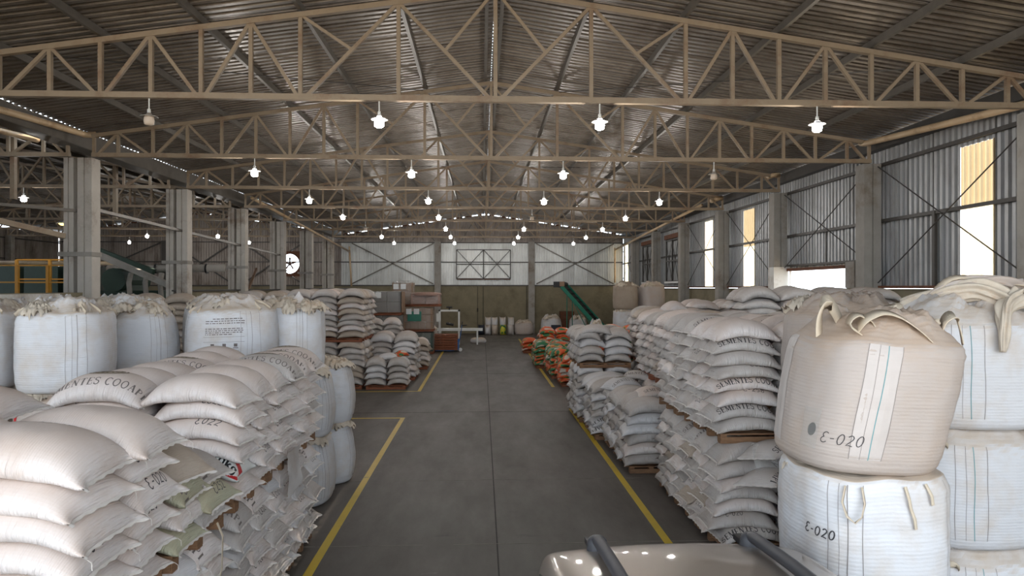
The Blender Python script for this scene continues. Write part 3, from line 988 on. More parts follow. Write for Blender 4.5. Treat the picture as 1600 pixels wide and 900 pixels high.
class Variant: pass
def make_variant(seed, L, W, droop, thick, fill):
    s = Variant()
    P = sim_sack(seed, L, W, 60, 36, thick, droop, fill)
    s.P = P; s.L = L; s.W = W
    nu, nv = P.shape[1:3]
    gu = np.gradient(P[0], axis=0); gv = np.gradient(P[0], axis=1)
    N = np.cross(gu, gv); N /= np.linalg.norm(N, axis=-1, keepdims=True) + 1e-9
    s.N = N
    U, V = np.meshgrid(np.linspace(0, L, nu), np.linspace(0, W, nv), indexing='ij')
    uv = np.stack([U.ravel(), V.ravel()], -1)
    inner = np.stack([U[1:-1, 1:-1].ravel(), V[1:-1, 1:-1].ravel()], -1)
    s.uv = np.concatenate([uv, inner])
    s.V = np.concatenate([P[0].reshape(-1, 3), P[1][1:-1, 1:-1].reshape(-1, 3)])
    s.F = sack_faces(nu, nv)
    # low resolution twin
    iu = np.unique(np.linspace(0, nu - 1, 16).round().astype(int)); iv = np.unique(np.linspace(0, nv - 1, 10).round().astype(int))
    Pl = P[:, iu][:, :, iv]
    s.lV = np.concatenate([Pl[0].reshape(-1, 3), Pl[1][1:-1, 1:-1].reshape(-1, 3)])
    s.lF = sack_faces(len(iu), len(iv))
    Ul, Vl = U[iu][:, iv], V[iu][:, iv]
    s.luv = np.concatenate([np.stack([Ul.ravel(), Vl.ravel()], -1), np.stack([Ul[1:-1, 1:-1].ravel(), Vl[1:-1, 1:-1].ravel()], -1)])
    s.me = {}
    # sewn hems past both ends, one mesh each, and a loose sewing thread
    s.hems = []
    for e, sg in ((0, -1), (nu - 1, 1)):
        h = MB()
        row = P[0][e]; prev = P[0][1 if e == 0 else nu - 2]
        b = []
        for j in range(nv):
            p = Vector(row[j]); d = (p - Vector(prev[j]))
            d = d.normalized() if d.length > 1e-6 else Vector((sg, 0, 0))
            d = (d + Vector((sg * 0.8, 0, -0.15))).normalized()
            q_ = p + d * (0.016 + 0.005 * math.sin(j * 1.1 + seed)); b.append(q_); a_ = p - d * 0.004; t_ = Vector((0, 0, .002))
            h.v += [tuple(a_ + t_), tuple(q_ + t_), tuple(q_ - t_), tuple(a_ - t_)]
        for j in range(nv - 1):
            for k in range(4):
                i0 = j * 4 + k; i1 = j * 4 + (k + 1) % 4
                h.f.append((i0, i1, i1 + 4, i0 + 4))
        s.hems.append(h.mesh('sewn_hem', M['hem']))
        c = b[0 if seed % 2 else nv - 1]
        s.thread = MB().tube([c, c + Vector((sg * 0.02, 0.005, -0.02)), c + Vector((sg * 0.025, 0.0, -0.06))], 0.0022, 4).mesh('loose_thread', M['hem'])
    return s
VARS = [make_variant(1, 1.0, 0.64, 0.035, 0.215, 0.112), make_variant(2, 0.98, 0.64, 0.06, 0.215, 0.112), make_variant(3, 1.0, 0.63, 0.075, 0.21, 0.108),
        make_variant(4, 1.0, 0.65, 0.045, 0.21, 0.106), make_variant(5, 1.0, 0.64, 0.10, 0.22, 0.108), make_variant(6, 0.98, 0.64, 0.06, 0.21, 0.106)]
def sack_me(vi, mat, low=False):
    s = VARS[vi]
    key = (mat, low)
    if key not in s.me:
        if low: s.me[key] = np_mesh('grain_sack', s.lV, s.lF, [M[mat]], uv=s.luv)
        else: s.me[key] = np_mesh('grain_sack', s.V, s.F, [M[mat]], uv=s.uv)
    return s.me[key]

# ------------------------------------------------------------------ lettering as stroke glyphs laid on a surface
def arc(cx, cy, rx, ry, a0, a1, n=10):
    return [(cx + rx * math.cos(R(a0 + (a1 - a0) * i / n)), cy + ry * math.sin(R(a0 + (a1 - a0) * i / n))) for i in range(n + 1)]
def ln(*p): return list(p)
# each glyph: width, list of (polyline, relative weight)
G = {
 'S': (.56, [(arc(.28, .76, .21, .22, 40, 270, 12) + arc(.28, .27, .23, .25, 90, -150, 12), .85), (ln((.47, .96), (.47, .74)), .4), (ln((.07, .03), (.07, .28)), .4)]),
 'E': (.60, [(ln((.16, 0), (.16, 1)), 1.3), (ln((.04, .98), (.55, .98), (.56, .78)), .5), (ln((.16, .5), (.42, .5)), .5), (ln((.42, .4), (.42, .6)), .4), (ln((.04, .02), (.55, .02), (.57, .24)), .5)]),
 'M': (.90, [(ln((.14, 0), (.14, 1)), .55), (ln((.14, .98), (.45, .08)), 1.2), (ln((.45, .08), (.76, .98)), .5), (ln((.76, 1), (.76, 0)), 1.3), (ln((.02, .02), (.27, .02)), .45), (ln((.62, .02), (.90, .02)), .45), (ln((.02, .98), (.16, .98)), .45), (ln((.76, .98), (.9, .98)), .45)]),
 'N': (.76, [(ln((.14, 0), (.14, 1)), .55), (ln((.12, .98), (.62, .04)), 1.25), (ln((.62, 0), (.62, 1)), .55), (ln((.02, .02), (.27, .02)), .45), (ln((.02, .98), (.16, .98)), .45), (ln((.5, .98), (.75, .98)), .45)]),
 'T': (.64, [(ln((.32, 0), (.32, 1)), 1.3), (ln((.04, .78), (.05, .98), (.59, .98), (.60, .78)), .5), (ln((.19, .02), (.45, .02)), .45)]),
 'C': (.68, [(arc(.36, .5, .28, .49, 50, 310, 16), .9), (ln((.58, .96), (.58, .72)), .4)]),
 'O': (.76, [(arc(.38, .5, .30, .49, 0, 360, 20), .9)]),
 'A': (.72, [(ln((.10, 0), (.35, .98)), .5), (ln((.35, 1), (.62, 0)), 1.3), (ln((.2, .34), (.5, .34)), .45), (ln((0, .02), (.22, .02)), .45), (ln((.5, .02), (.73, .02)), .45)]),
 'P': (.60, [(ln((.16, 0), (.16, 1)), 1.3), (ln((.04, .98), (.3, .98)) + arc(.3, .74, .22, .24, 90, -90, 10) + [(.16, .5)], .7), (ln((.03, .02), (.3, .02)), .45)]),
 'I': (.34, [(ln((.17, 0), (.17, 1)), 1.3), (ln((.05, .02), (.29, .02)), .45), (ln((.05, .98), (.29, .98)), .45)]),
 ' ': (.36, []), '-': (.42, [(ln((.06, .45), (.36, .47)), 1)]),
 '0': (.60, [(arc(.3, .5, .22, .46, 0, 360, 18), 1)]), '1': (.30, [(ln((.05, .75), (.17, .95), (.16, 0)), 1)]),
 '2': (.60, [(arc(.28, .72, .2, .24, 160, -30, 10) + [(.08, .06), (.3, .1), (.56, .03)], 1)]),
 '4': (.60, [(ln((.38, .0), (.40, .98), (.04, .32), (.56, .34)), 1)]), '5': (.58, [(ln((.5, .95), (.14, .95), (.12, .56)) + arc(.26, .32, .22, .28, 100, -130, 10), 1)]),
 '8': (.58, [(arc(.29, .74, .17, .22, -90, 270, 14) + arc(.29, .27, .21, .26, 90, -270, 14), 1)]),
 '3': (.56, [(arc(.24, .74, .19, .22, 140, -80, 10) + arc(.24, .27, .22, .26, 80, -140, 10), 1)]),
 'e': (.60, [(arc(.34, .74, .2, .22, 30, 250, 10) + arc(.32, .27, .24, .26, 110, 330, 10), 1)]),
 'k': (.56, [(ln((.12, 0), (.12, 1)), 1.2), (ln((.5, .66), (.14, .26)), 1.1), (ln((.24, .38), (.52, 0)), 1.2)]),
 'g': (.58, [(arc(.26, .34, .19, .30, 0, 360, 14), 1.1), (ln((.46, .66), (.46, -.12)) + arc(.26, -.12, .2, .18, 0, -160, 8), 1.1)]),
 'R': (.62, [(ln((.12, 0), (.12, 1), (.3, .98)) + arc(.3, .74, .2, .24, 90, -90, 8) + [(.12, .5)], 1), (ln((.26, .5), (.55, 0)), 1)]),
 'd': (.5, [(arc(.22, .3, .17, .28, 0, 360, 12), 1), (ln((.4, 1), (.4, 0)), 1)]),
}
def glyph_ribbons(text, size, weight, slant=0.0, jit=0.0, seed=0, sub=0.012):
    """list of flat ribbons [(centre point, half-width normal), ...] in text space, plus total width"""
    q = random.Random(seed); x = 0; out = []
    for ch in text:
        if ch not in G: ch = ' '
        wd, strokes = G[ch]
        oy = q.uniform(-jit, jit)
        for pl, wt in strokes:
            pts = [((x + px + slant * py + q.uniform(-jit, jit) * .3) * size, (py + oy) * size) for px, py in pl]
            fine = [pts[0]]
            for a, b in zip(pts, pts[1:]):
                L = math.hypot(b[0] - a[0], b[1] - a[1]); k = max(1, int(L / sub))
                for i in range(1, k + 1): fine.append((a[0] + (b[0] - a[0]) * i / k, a[1] + (b[1] - a[1]) * i / k))
            out.append((fine, weight * wt * size / 2))
        x += wd + 0.10
    return out, x * size
def lay_text(text, size, weight, mapf, align=0.5, **kw):
    """mapf(tx, ty) -> 3-D point on the surface; returns a mesh builder"""
    rib, tw = glyph_ribbons(text, size, weight, **kw)
    m = MB()
    for pts, hw in rib:
        L = []; Rr = []
        for i, p in enumerate(pts):
            a = pts[max(i - 1, 0)]; b = pts[min(i + 1, len(pts) - 1)]
            t = (b[0] - a[0], b[1] - a[1]); l = math.hypot(*t) or 1
            nx, ny = -t[1] / l * hw, t[0] / l * hw
            L.append(mapf(p[0] + nx - tw * align, p[1] + ny)); Rr.append(mapf(p[0] - nx - tw * align, p[1] - ny))
        for i in range(len(pts) - 1):
            if None in (L[i], L[i + 1], Rr[i], Rr[i + 1]): continue
            m.quad(L[i], L[i + 1], Rr[i + 1], Rr[i])
    return m
def bil(A, u, v):
    nu, nv = A.shape[:2]
    if u < 0 or v < 0 or u > nu - 1 or v > nv - 1: return None
    i = min(int(u), nu - 2); j = min(int(v), nv - 2); a = u - i; b = v - j
    return A[i, j] * (1 - a) * (1 - b) + A[i + 1, j] * a * (1 - b) + A[i, j + 1] * (1 - a) * b + A[i + 1, j + 1] * a * b
def sack_map(s, u0, v0, rot=0.0, off=0.0016):
    nu, nv = s.P.shape[1:3]; cr, sr = math.cos(rot), math.sin(rot)
    def f(tx, ty):
        x = u0 + tx * cr - ty * sr; y = v0 + tx * sr + ty * cr
        u = x / s.L * (nu - 1); v = y / s.W * (nv - 1)
        p = bil(s.P[0], u, v)
        if p is None: return None
        n_ = bil(s.N, u, v)
        return tuple(p + n_ * off)
    return f
for k, s in enumerate(VARS):
    s.prints = {}
    s.prints['name'] = lay_text('SEMENTES COOAPI', 0.085, 0.13, sack_map(s, 0.46 + .02 * k, 0.09)).mesh('printed_name', M['ink_soft'])
    s.prints['name_low'] = lay_text('SEMENTES COOAPI', 0.085, 0.14, sack_map(s, 0.46 + .025 * k, 0.03 + .012 * (k % 3))).mesh('printed_name', M['ink'])
    s.prints['name_flip'] = lay_text('SEMENTES COOAPI', 0.085, 0.14, sack_map(s, 0.5, 0.125, PI)).mesh('printed_name', M['ink'])
    e = MB(); fm = sack_map(s, 0.5, 0.34, 0, 0.0014)
    for r0, r1 in ((0.0, 0.82), (0.90, 1.0)):
        for i in range(36):
            a0, a1 = 2 * PI * i / 36, 2 * PI * (i + 1) / 36
            steps = 4 if r0 == 0 else 1
            for q in range(steps):
                ra = r0 + (r1 - r0) * q / steps; rb = r0 + (r1 - r0) * (q + 1) / steps
                if r0 == 0 and q == 2 and i % 3: continue
                pa = [fm(0.17 * r * math.cos(a), 0.10 * r * math.sin(a)) for r, a in ((ra, a0), (rb, a0), (rb, a1), (ra, a1))]
                if None not in pa: e.quad(*pa)
    s.prints['emblem'] = e.mesh('printed_emblem', M['emblem'])
    for cd_, cc in (('e-004', (0.55, 0.42)), ('e-252', (0.7, 0.2)), ('e-258', (0.55, 0.12)), ('e022', (0.62, 0.09)), ('e-020', (0.4, 0.1)), ('e25', (0.8, 0.12))):
        s.prints[cd_] = lay_text(cd_, 0.085 if k % 2 else 0.07, 0.10, sack_map(s, cc[0], cc[1]), slant=0.12, jit=0.05, seed=k).mesh('handwritten_code', M['ink'])
    # end-face marks near the aisle ends
    s.prints['end'] = lay_text('e252' if k % 2 else 'e-258', 0.07, 0.10, sack_map(s, 0.075, 0.33, -PI / 2), slant=0.1, jit=0.06, seed=k + 9).mesh('handwritten_code', M['ink'])
    s.prints['end_r'] = lay_text('e252' if k % 2 else 'e-020', 0.07, 0.10, sack_map(s, s.L - 0.075, 0.33, PI / 2), slant=0.1, jit=0.06, seed=k + 5).mesh('handwritten_code', M['ink'])

SACKS = []     # (distance score, function args)
def queue_sack(vi, mat, x, y, z, rz=0.0, label='', group='', prints=(), scale=(1, 1, 1), rx=0.0, ry=0.0, must=None, cat='sack', name='grain_sack'):
    d2 = x * x + y * y + (z - CAMZ) ** 2
    SACKS.append([must if must is not None else d2 / (scale[0] ** 2), vi, mat, (x, y, z), (rx, ry, rz), label, group, tuple(prints), scale, cat, name])

# ------------------------------------------------------------------ pallets
def pallet_meshes(px, py, mat):
    bd = MB().box((0, 0, 0), (px, 0.095, 0.02)).mesh('deck_board', M[mat])
    st = MB().box((0, 0, 0), (0.09, py, 0.02)).mesh('stringer_board', M[mat])
    bl = MB().box((0, 0, 0), (0.095, 0.12, 0.085)).mesh('block', M[mat])
    fs = MB().box((0, 0, 0), (px - .02, .035, .066)).mesh('side_stringer', M[mat])
    return bd, st, bl, fs
PM = {}
PALLETS = [0]
def pallet(x0, y0, z, px, py, label, group, mat='wood', rz=0.0):
    key = (round(px, 2), round(py, 2), mat)
    if key not in PM: PM[key] = pallet_meshes(px, py, mat)
    bd, st, bl, fs = PM[key]
    t = tag(empty('pallet', (x0 + px / 2, y0 + py / 2, z), rz), label, 'pallet', group)
    n = 6
    for i in range(n):
        put('deck_board', bd, t, (0, -py / 2 + 0.0475 + i * (py - 0.095) / (n - 1), 0.13))
    for i in range(3):
        xx = -px / 2 + 0.05 + i * (px - 0.1) / 2
        put('stringer_board', st, t, (xx, 0, 0.109))
        for j2 in range(3):
            put('block', bl, t, (xx, -py / 2 + 0.06 + j2 * (py - 0.12) / 2, 0.0555))
    for sy in (-1, 1):
        put('side_stringer', fs, t, (0, sy * (py / 2 - 0.0), 0.060))
    for j2 in range(3):
        put('bottom_board', bd, t, (0, -py / 2 + 0.0475 + j2 * (py - 0.095) / 2, 0.0115 - 0.0005))
    return t

LOOK = {'sack': 'pale', 'sack_grey': 'grey', 'sack_tan': 'tan', 'sack_blue': 'white', 'sack_green': 'greenish', 'orange_sack': 'orange', 'green_sack': 'green', 'yellow_sack': 'yellow'}
def tier(desc, group, x0, y0, z0, nx, ny, nl, side, L=0.93, pw=0.56, lp=0.186, mats=(('sack', 1.0),), rows=None, prints=0.3, seed=1, topdrop=0, back=False, pal=True, palmat='wood', per=2, hideleft=None, wood_label=None, topprint=0.3, sc=1.0, fill_top=True, droopend=True, name='grain_sack'):
    """sacks lie along X. side=-1: the aisle is at low X (x0), stack grows to +X; side=+1: aisle at high X (x0), grows to -X"""
    q = random.Random(seed)
    zz = z0
    if pal:
        npal = max(1, math.ceil(ny / per)); wx = nx * L
        for a in range(npal):
            cnt = min(per, ny - a * per)
            xx = x0 if side < 0 else x0 - wx
            pallet(xx + 0.03, y0 + a * per * pw + 0.02, z0, wx - 0.06, cnt * pw - 0.04,
                   'wooden pallet under the %s, %s from the front' % (desc, ORD[a + 1]), 'wooden pallets under sacks', palmat)
        zz = z0 + 0.142
    for l in range(nl):
        for j in range(ny):
            top_here = nl - (topdrop if j >= ny - 1 else 0)
            if l >= top_here: continue
            for i in range(nx):
                vis = (j == 0) or (i == 0) or (l >= top_here - 1) or (l >= top_here - 2 and i == 1)
                if not vis: continue
                m_ = q.random(); acc = 0; mat = mats[0][0]
                for mn, pr in mats:
                    acc += pr
                    if m_ <= acc: mat = mn; break
                cx = x0 - side * (i + 0.5) * L
                ex = 0.0
                if i == 0: ex = side * (q.uniform(-0.03, 0.07) + (0.04 if l % 2 else 0))
                cy = y0 + (j + 0.5) * pw + q.uniform(-0.035, 0.035)
                vi = q.choice((0, 1, 2, 3, 5)) if l < top_here - 1 else q.choice((1, 2, 3, 4, 5))
                rz = q.uniform(-0.05, 0.05) + (PI if q.random() < 0.5 else 0)
                rz = R(q.uniform(-5, 5)); tx, ty_ = R(q.uniform(-2.5, 2.5)), R(q.uniform(-2, 2))
                flip = q.random() < 0.4
                pr = []
                force = seed == 3 and i == 0 and ((j == 0 and l in (5, 2)) or (j == 1 and l == 3))
                rr = q.random()
                front = (j == 0)
                if l == top_here - 1:
                    if rr < topprint: pr = ['name', 'emblem']
                    elif rr < topprint + 0.12: pr = ['e-004']
                elif front and rr < prints: pr = [q.choice(['name_low', 'name_low', 'name_flip', 'e022', 'e-258'])]
                elif front and rr < prints + 0.1: pr = ['e-020']
                elif i == 0 and rr < 0.4: pr = ['end' if side < 0 else 'end_r']
                if force: pr = ['e-004' if l == 5 else 'end_r']
                if mat in ('orange_sack', 'green_sack', 'yellow_sack'): pr = []
                if flip and pr and pr[0] in ('name_low', 'name', 'name_flip', 'e022', 'e-258', 'e-020', 'e-004', 'end', 'end_r'): flip = False
                n_top = top_here - l
                lab = '%s sack, %s layer from top, %s row %s, %s' % (LOOK[mat], ORD[min(n_top, 14)], ORD[j + 1], ('aisle end' if i == 0 else ORD[i + 1] + ' in'), desc)
                if seed == 11 and l == 1 and j == 0 and i == 0: continue
                s_ = (L / 0.93, pw / 0.56, lp / 0.186)
                if l == top_here - 1: s_ = (s_[0], s_[1], s_[2] * 1.12)
                queue_sack(vi, mat, cx + ex, cy, zz + l * lp - 0.004, rz + (PI if flip else 0), lab, group, pr, s_, name=name, rx=tx, ry=ty_)

# ------------------------------------------------------------------ bulk bags
class Bag: pass
BAGV = {}
def bag_surface(W, H, seed, bulge=0.07, top=0.94, lean=(0, 0), nt_=128, nz_=36, topn=18, crumple=0.06, sq=3.4, neck=0.0, dome=0.05, hs=0.96):
    """returns array P[theta, k] from the floor edge up the side and in over the crumpled top"""
    P = np.zeros((nt_ + 1, nz_ + topn + 6, 3))
    hw = W / 2
    def nz3(x, y, z): return noise.noise(Vector((x + seed * 7.3, y, z)))
    K = nz_ + topn + 6
    for a in range(nt_):
        th = 2 * PI * a / nt_
        c, s_ = math.cos(th), math.sin(th)
        se = (abs(c) ** sq + abs(s_) ** sq) ** (-1 / sq)
        se = 0.72 * se + 0.28 * 1.02
        for k in range(K):
            if k < 6:                       # rounded foot
                q = k / 5.0
                rr = 0.78 + 0.16 * math.sin(q * PI / 2); z = 0.10 * H * (1 - math.cos(q * PI / 2)); v = 0.0
                rad = hw * se * rr
            elif k < 6 + nz_:
                v = (k - 5) / nz_
                prof = 0.94 + bulge * math.sin(PI * min(1, v * 0.95 + 0.05)) ** 0.8 - (1 - top) * v ** 2
                # shoulder rounding
                sh = max(0, (v - 0.90) / 0.10)
                prof -= 0.04 * sh ** 2
                z = H * (0.10 + (hs - 0.10) * v)
                rad = hw * se * prof
                wob = nz3(c * 1.6, s_ * 1.6, z * 1.4) * 0.022 + nz3(c * 1.2, s_ * 1.2, z * 11) * 0.006
                wob += nz3(c * 7, s_ * 7, z * 2.0) * 0.007
                fold = abs(nz3(c * 2.2, s_ * 2.2, z * 16 + c * 3)) * 0.022 * (max(0, v - 0.6) / 0.4) ** 1.5
                rad += (wob + fold) * (0.4 + 0.6 * min(1, v * 4))
                z += nz3(c * 2, s_ * 2, 5.1) * 0.035 * v * v
            else:
                q = (k - 5 - nz_) / topn
                rad = hw * se * (0.94 - (1 - top) - 0.04) * (1 - q) ** 0.9
                x_, y_ = rad * c, rad * s_
                rg = 1 - abs(nz3(x_ * 5.5, y_ * 5.5, 2.2)) * 2.1
                rg2 = 1 - abs(nz3(x_ * 13, y_ * 13, 7.7)) * 2
                rg3 = 1 - abs(nz3(x_ * 3.1, y_ * 3.1, 4.4)) * 2.2
                z = H * hs + nz3(c * 2, s_ * 2, 5.1) * 0.035 * (1 - q) + (crumple * 0.8 * rg + crumple * 0.8 * rg3 + crumple * 0.4 * rg2) * min(1, q * 2.4) + dome * math.sin(min(1, q * 1.8) * PI / 2)
                if neck: z += neck * max(0, (q - 0.45) / 0.55) ** 1.6; 
                if neck and q > 0.45: rad *= 0.75
            lx = lean[0] * (z / H); ly = lean[1] * (z / H)
            P[a, k] = (rad * c + lx, rad * s_ + ly, z)
    P[nt_] = P[0]
    return P
def bag_norm(P):
    gu = np.gradient(P, axis=0); gv = np.gradient(P, axis=1)
    gu[0] = gu[-1] = (P[1] - P[-2]) / 2
    N = np.cross(gu, gv); N /= np.linalg.norm(N, axis=-1, keepdims=True) + 1e-9
    return N
def loop_pts(p, out, h, w_, n=12, side=(1, 0, 0), sag=0.0):
    sd = Vector(side); o_ = Vector(out); r = []
    for i in range(n + 1):
        a = PI * i / n
        r.append(Vector(p) + sd * (w_ / 2 * math.cos(a)) + o_ * (h * math.sin(a)) - Vector((0, 0, sag * math.sin(a))))
    return r
def make_bag(name_key, mat='fibc', W=1.15, H=1.15, seed=1, seams=True, seamcol='seam', panels=False, facing=-90, text=None, loops=True, **kw):
    b = Bag(); b.mat = mat; b.W = W; b.H = H; hs = kw.get('hs', .96)
    P = bag_surface(W, H, seed, **kw); N = bag_norm(P)
    b.P, b.N = P, N
    nt_, K = P.shape[0] - 1, P.shape[1]
    V = P[:nt_].reshape(-1, 3)
    idx = np.arange(nt_ * K).reshape(nt_, K)
    nx_ = np.roll(idx, -1, axis=0)
    F = np.stack([idx[:, :-1], nx_[:, :-1], nx_[:, 1:], idx[:, 1:]], -1).reshape(-1, 4)
    TH, KK = np.meshgrid(np.arange(nt_) / nt_ * W * 3.6, np.arange(K) / K * H, indexing='ij')
    uv = np.stack([KK.ravel(), TH.ravel()], -1)
    b.body = np_mesh('bag_body', V, F, [M[mat]], uv=uv)
    b.children = []
    def mp(th_deg, z, off=0.003):
        u = (th_deg % 360) / 360 * nt_
        v = 5 + (z / H - 0.10) / (hs - 0.10) * 36
        p = bil(P, u, v)
        if p is None: return None
        return tuple(p + bil(N, u, v) * off)
    b.mp = mp
    q = random.Random(seed)
    if seams:
        for cdeg in (facing - 3, facing + 87, facing + 177, facing + 267):
            if panels:
                m = MB(); zs = np.linspace(H * 0.11, H * (hs - .02), 30); wd = 11
                for i in range(29):
                    for t0, t1 in ((-wd, -wd / 2), (-wd / 2, 0), (0, wd / 2), (wd / 2, wd)):
                        cs = [mp(cdeg + t0, zs[i], .0022), mp(cdeg + t1, zs[i], .0022), mp(cdeg + t1, zs[i + 1], .0022), mp(cdeg + t0, zs[i + 1], .0022)]
                        m.quad(*cs)
                b.children.append(('side_band', m.mesh('side_band', M[panels], True)))
            for t, wd in ((-11, .004), (-4, .003), (1.5, .006), (11, .004)):
                m = MB(); pts = [mp(cdeg + t + 0.3 * math.sin(z * 9 + t), z, .0035) for z in np.linspace(H * 0.11, H * (hs - .02), 30)]
                for i in range(29):
                    a = Vector(pts[i]); c_ = Vector(pts[i + 1]); n_ = Vector((a.x, a.y, 0)).normalized(); tt = Vector((-n_.y, n_.x, 0)) * wd / 2
                    m.quad(a - tt, a + tt, c_ + tt, c_ - tt)
                b.children.append(('seam', m.mesh('seam', M[seamcol if (seamcol == 'seam' or t in (1.5,)) else 'seam'])))
    # four lifting loops of webbing at the corners
    for i, dg in enumerate((45, 135, 225, 315) if loops else ()):
        p = mp(dg, H * (hs - .03), 0.0)
        p = Vector(p)
        o_ = Vector((math.cos(R(dg)), math.sin(R(dg)), 0))
        sd = Vector((-o_.y, o_.x, 0))
        st = (seed + i) % 3
        if st == 0: pts = loop_pts(p, Vector((0, 0, .8)) - o_ * 0.9, 0.13, 0.2, side=sd)
        elif st == 1: pts = loop_pts(p + Vector((0, 0, .03)), -o_ * 1.0 + Vector((0, 0, .55)), 0.24, 0.2, side=sd)
        else: pts = loop_pts(p, o_ * 0.35 + Vector((0, 0, .5)), 0.13, 0.16, side=sd, sag=0.02)
        m = MB().ribbon(pts, [(o_ * math.cos(a_ * .4) + Vector((0, 0, 1)) * math.sin(a_ * .4)) for a_ in range(len(pts))], 0.06, 0.006)
        b.children.append(('lifting_loop', m.mesh('lifting_loop', M['strap'], True)))
    # crumpled cloth flaps lying over the top
    for i in range(8):
        m = MB(); cx, cy = q.uniform(-.33, .33) * W, q.uniform(-.33, .33) * W; ang = q.uniform(0, PI * 2); n1, n2 = 21, 13
        zt = H * hs + kw.get('dome', .05) + .03
        for a in range(n1):
            for c_ in range(n2):
                u_, v_ = a / (n1 - 1) - .5, c_ / (n2 - 1) - .5
                x_ = cx + (u_ * .5 * math.cos(ang) - v_ * .24 * math.sin(ang)); y_ = cy + (u_ * .5 * math.sin(ang) + v_ * .24 * math.cos(ang))
                rg = 1 - abs(noise.noise(Vector((u_ * 5 + i * 9 + seed, v_ * 6, seed)))) * 2.2
                rg2 = 1 - abs(noise.noise(Vector((u_ * 13 + i * 3, v_ * 13, seed + .5)))) * 2
                z_ = zt + 0.12 * (1 - (2 * u_) ** 2) * (1 - (2 * v_) ** 2) + 0.075 * rg + 0.02 * rg2 - 0.10 - .12 * ((x_ / W) ** 2 + (y_ / W) ** 2) * 2
                m.v.append((x_ + kw.get('lean', (0, 0))[0], y_ + kw.get('lean', (0, 0))[1], z_))
        for a in range(n1 - 1):
            for c_ in range(n2 - 1):
                k = a * n2 + c_
                m.f.append((k, k + n2, k + n2 + 1, k + 1))
        b.children.append(('top_flap', m.mesh('top_flap', M['flap'], True)))
    BAGV[name_key] = b
    return b
def bag(key, x, y, z, label, rz=0.0, group='white bulk bags', sc=(1, 1, 1), tilt=(0, 0), extra=(), bare=False, mat=None):
    b = BAGV[key]
    t = tag(empty('bulk_bag', (x, y, z), rz), label, 'bulk bag', group)
    t.rotation_euler = (tilt[0], tilt[1], rz)
    t.scale = sc
    body = put('bag_body', b.body, t)
    if mat:
        body.material_slots[0].link = 'OBJECT'; body.material_slots[0].material = M[mat]
    for nm, me in b.children:
        if bare and nm in ('top_flap',): continue
        put(nm, me, t)
    for nm, me in extra: put(nm, me, t)
    return t
def bag_text(b, text, deg, z, size, weight=0.1, mat='ink', **kw):
    def f(tx, ty):
        return b.mp(deg + math.degrees(tx / (b.W / 2)), z + ty, 0.005)
    return ('handwritten_code', lay_text(text, size, weight, f, sub=0.02, **kw).mesh('handwritten_code', M[mat]))

# ------------------------------------------------------------------ sack stacks, left of the aisle
PALE = (('sack', .72), ('sack_grey', .2), ('sack_blue', .08))
MIX = (('sack', .4), ('sack_grey', .4), ('sack_tan', .1), ('sack_blue', .1))
DARK = (('sack_grey', .5), ('sack_tan', .35), ('sack', .15))
TANM = (('sack_tan', .7), ('sack_grey', .3))
g = 'sacks in the near left pile'
tier('near left pile', g, -2.4, 4.05, 1.45, 2, 2, 6, 1, L=1.05, pw=.64, lp=.192, mats=(('sack', 1),), seed=3, topprint=0, prints=0, per=2)
tier('near left pile, lower tier', g, -2.42, 4.05, 0.0, 2, 2, 7, 1, L=1.05, pw=.64, prints=0, mats=(('sack', .9), ('sack_blue', .1)), seed=4, pal=True, per=3)
g = 'sacks in the low stack behind the near left pile'
tier('low stack, upper tier', g, -2.42, 5.5, 1.45, 2, 2, 3, 1, mats=(('sack', .3), ('sack_green', .35), ('sack_grey', .35)), seed=7)
tier('low stack, lower tier', g, -2.45, 5.5, 0.0, 2, 2, 7, 1, mats=PALE, seed=8)
g = 'sacks in the big left stack'
tier('big left stack, upper tier', g, -2.45, 6.95, 1.45, 2, 6, 6, 1, mats=(('sack', .86), ('sack_grey', .1), ('sack_tan', .04)), seed=11)
tier('big left stack, lower tier', g, -2.5, 6.95, 0.0, 2, 6, 7, 1, mats=(('sack', .5), ('sack_blue', .25), ('sack_grey', .25)), seed=12)

g = 'sacks in the tall mid left stack'
tier('tall mid left stack, upper tier', g, -4.35, 25.1, 1.72, 3, 5, 8, 1, lp=0.205, mats=(('sack_tan', .35), ('sack_grey', .5), ('sack', .15)), seed=21, palmat='wood_red')
tier('tall mid left stack, lower tier', g, -4.35, 25.1, 0.0, 3, 5, 7, 1, lp=0.22, mats=TANM, seed=22, palmat='wood_red')
tier('tall stack farther left', g, -7.4, 26.2, 1.72, 2, 2, 8, 1, lp=0.2, mats=TANM, seed=23, palmat='wood_red')
tier('tall stack farther left, lower tier', g, -7.4, 26.2, 0.0, 2, 2, 7, 1, lp=0.22, mats=TANM, seed=24, palmat='wood_red', pal=True)
g = 'sacks in the low mid left stacks'
tier('low front stack beside it', g, -2.75, 25.0, 0.0, 2, 2, 4, 1, L=.75, lp=0.215, mats=(('sack_grey', .4), ('sack_blue', .4), ('sack_tan', .2)), seed=25, palmat='wood_red')
tier('stack behind low front one', g, -2.65, 27.4, 0.0, 2, 3, 7, 1, L=.93, lp=0.225, mats=(('sack_grey', .5), ('sack_blue', .4), ('sack', .1)), seed=26, palmat='wood_red')
tier('small stack near yellow line', g, -2.45, 31.0, 0.0, 1, 2, 5, 1, L=.8, lp=0.22, mats=(('sack_grey', .5), ('sack_tan', .3), ('sack', .2)), seed=27, palmat='wood_red')
tier('grey heap behind low stacks', g, -3.7, 31.6, 0.0, 2, 2, 9, 1, L=.85, lp=0.225, mats=(('sack_grey', .8), ('sack', .2)), seed=28, topdrop=2)
g = 'brown sacks behind the bulk bags'
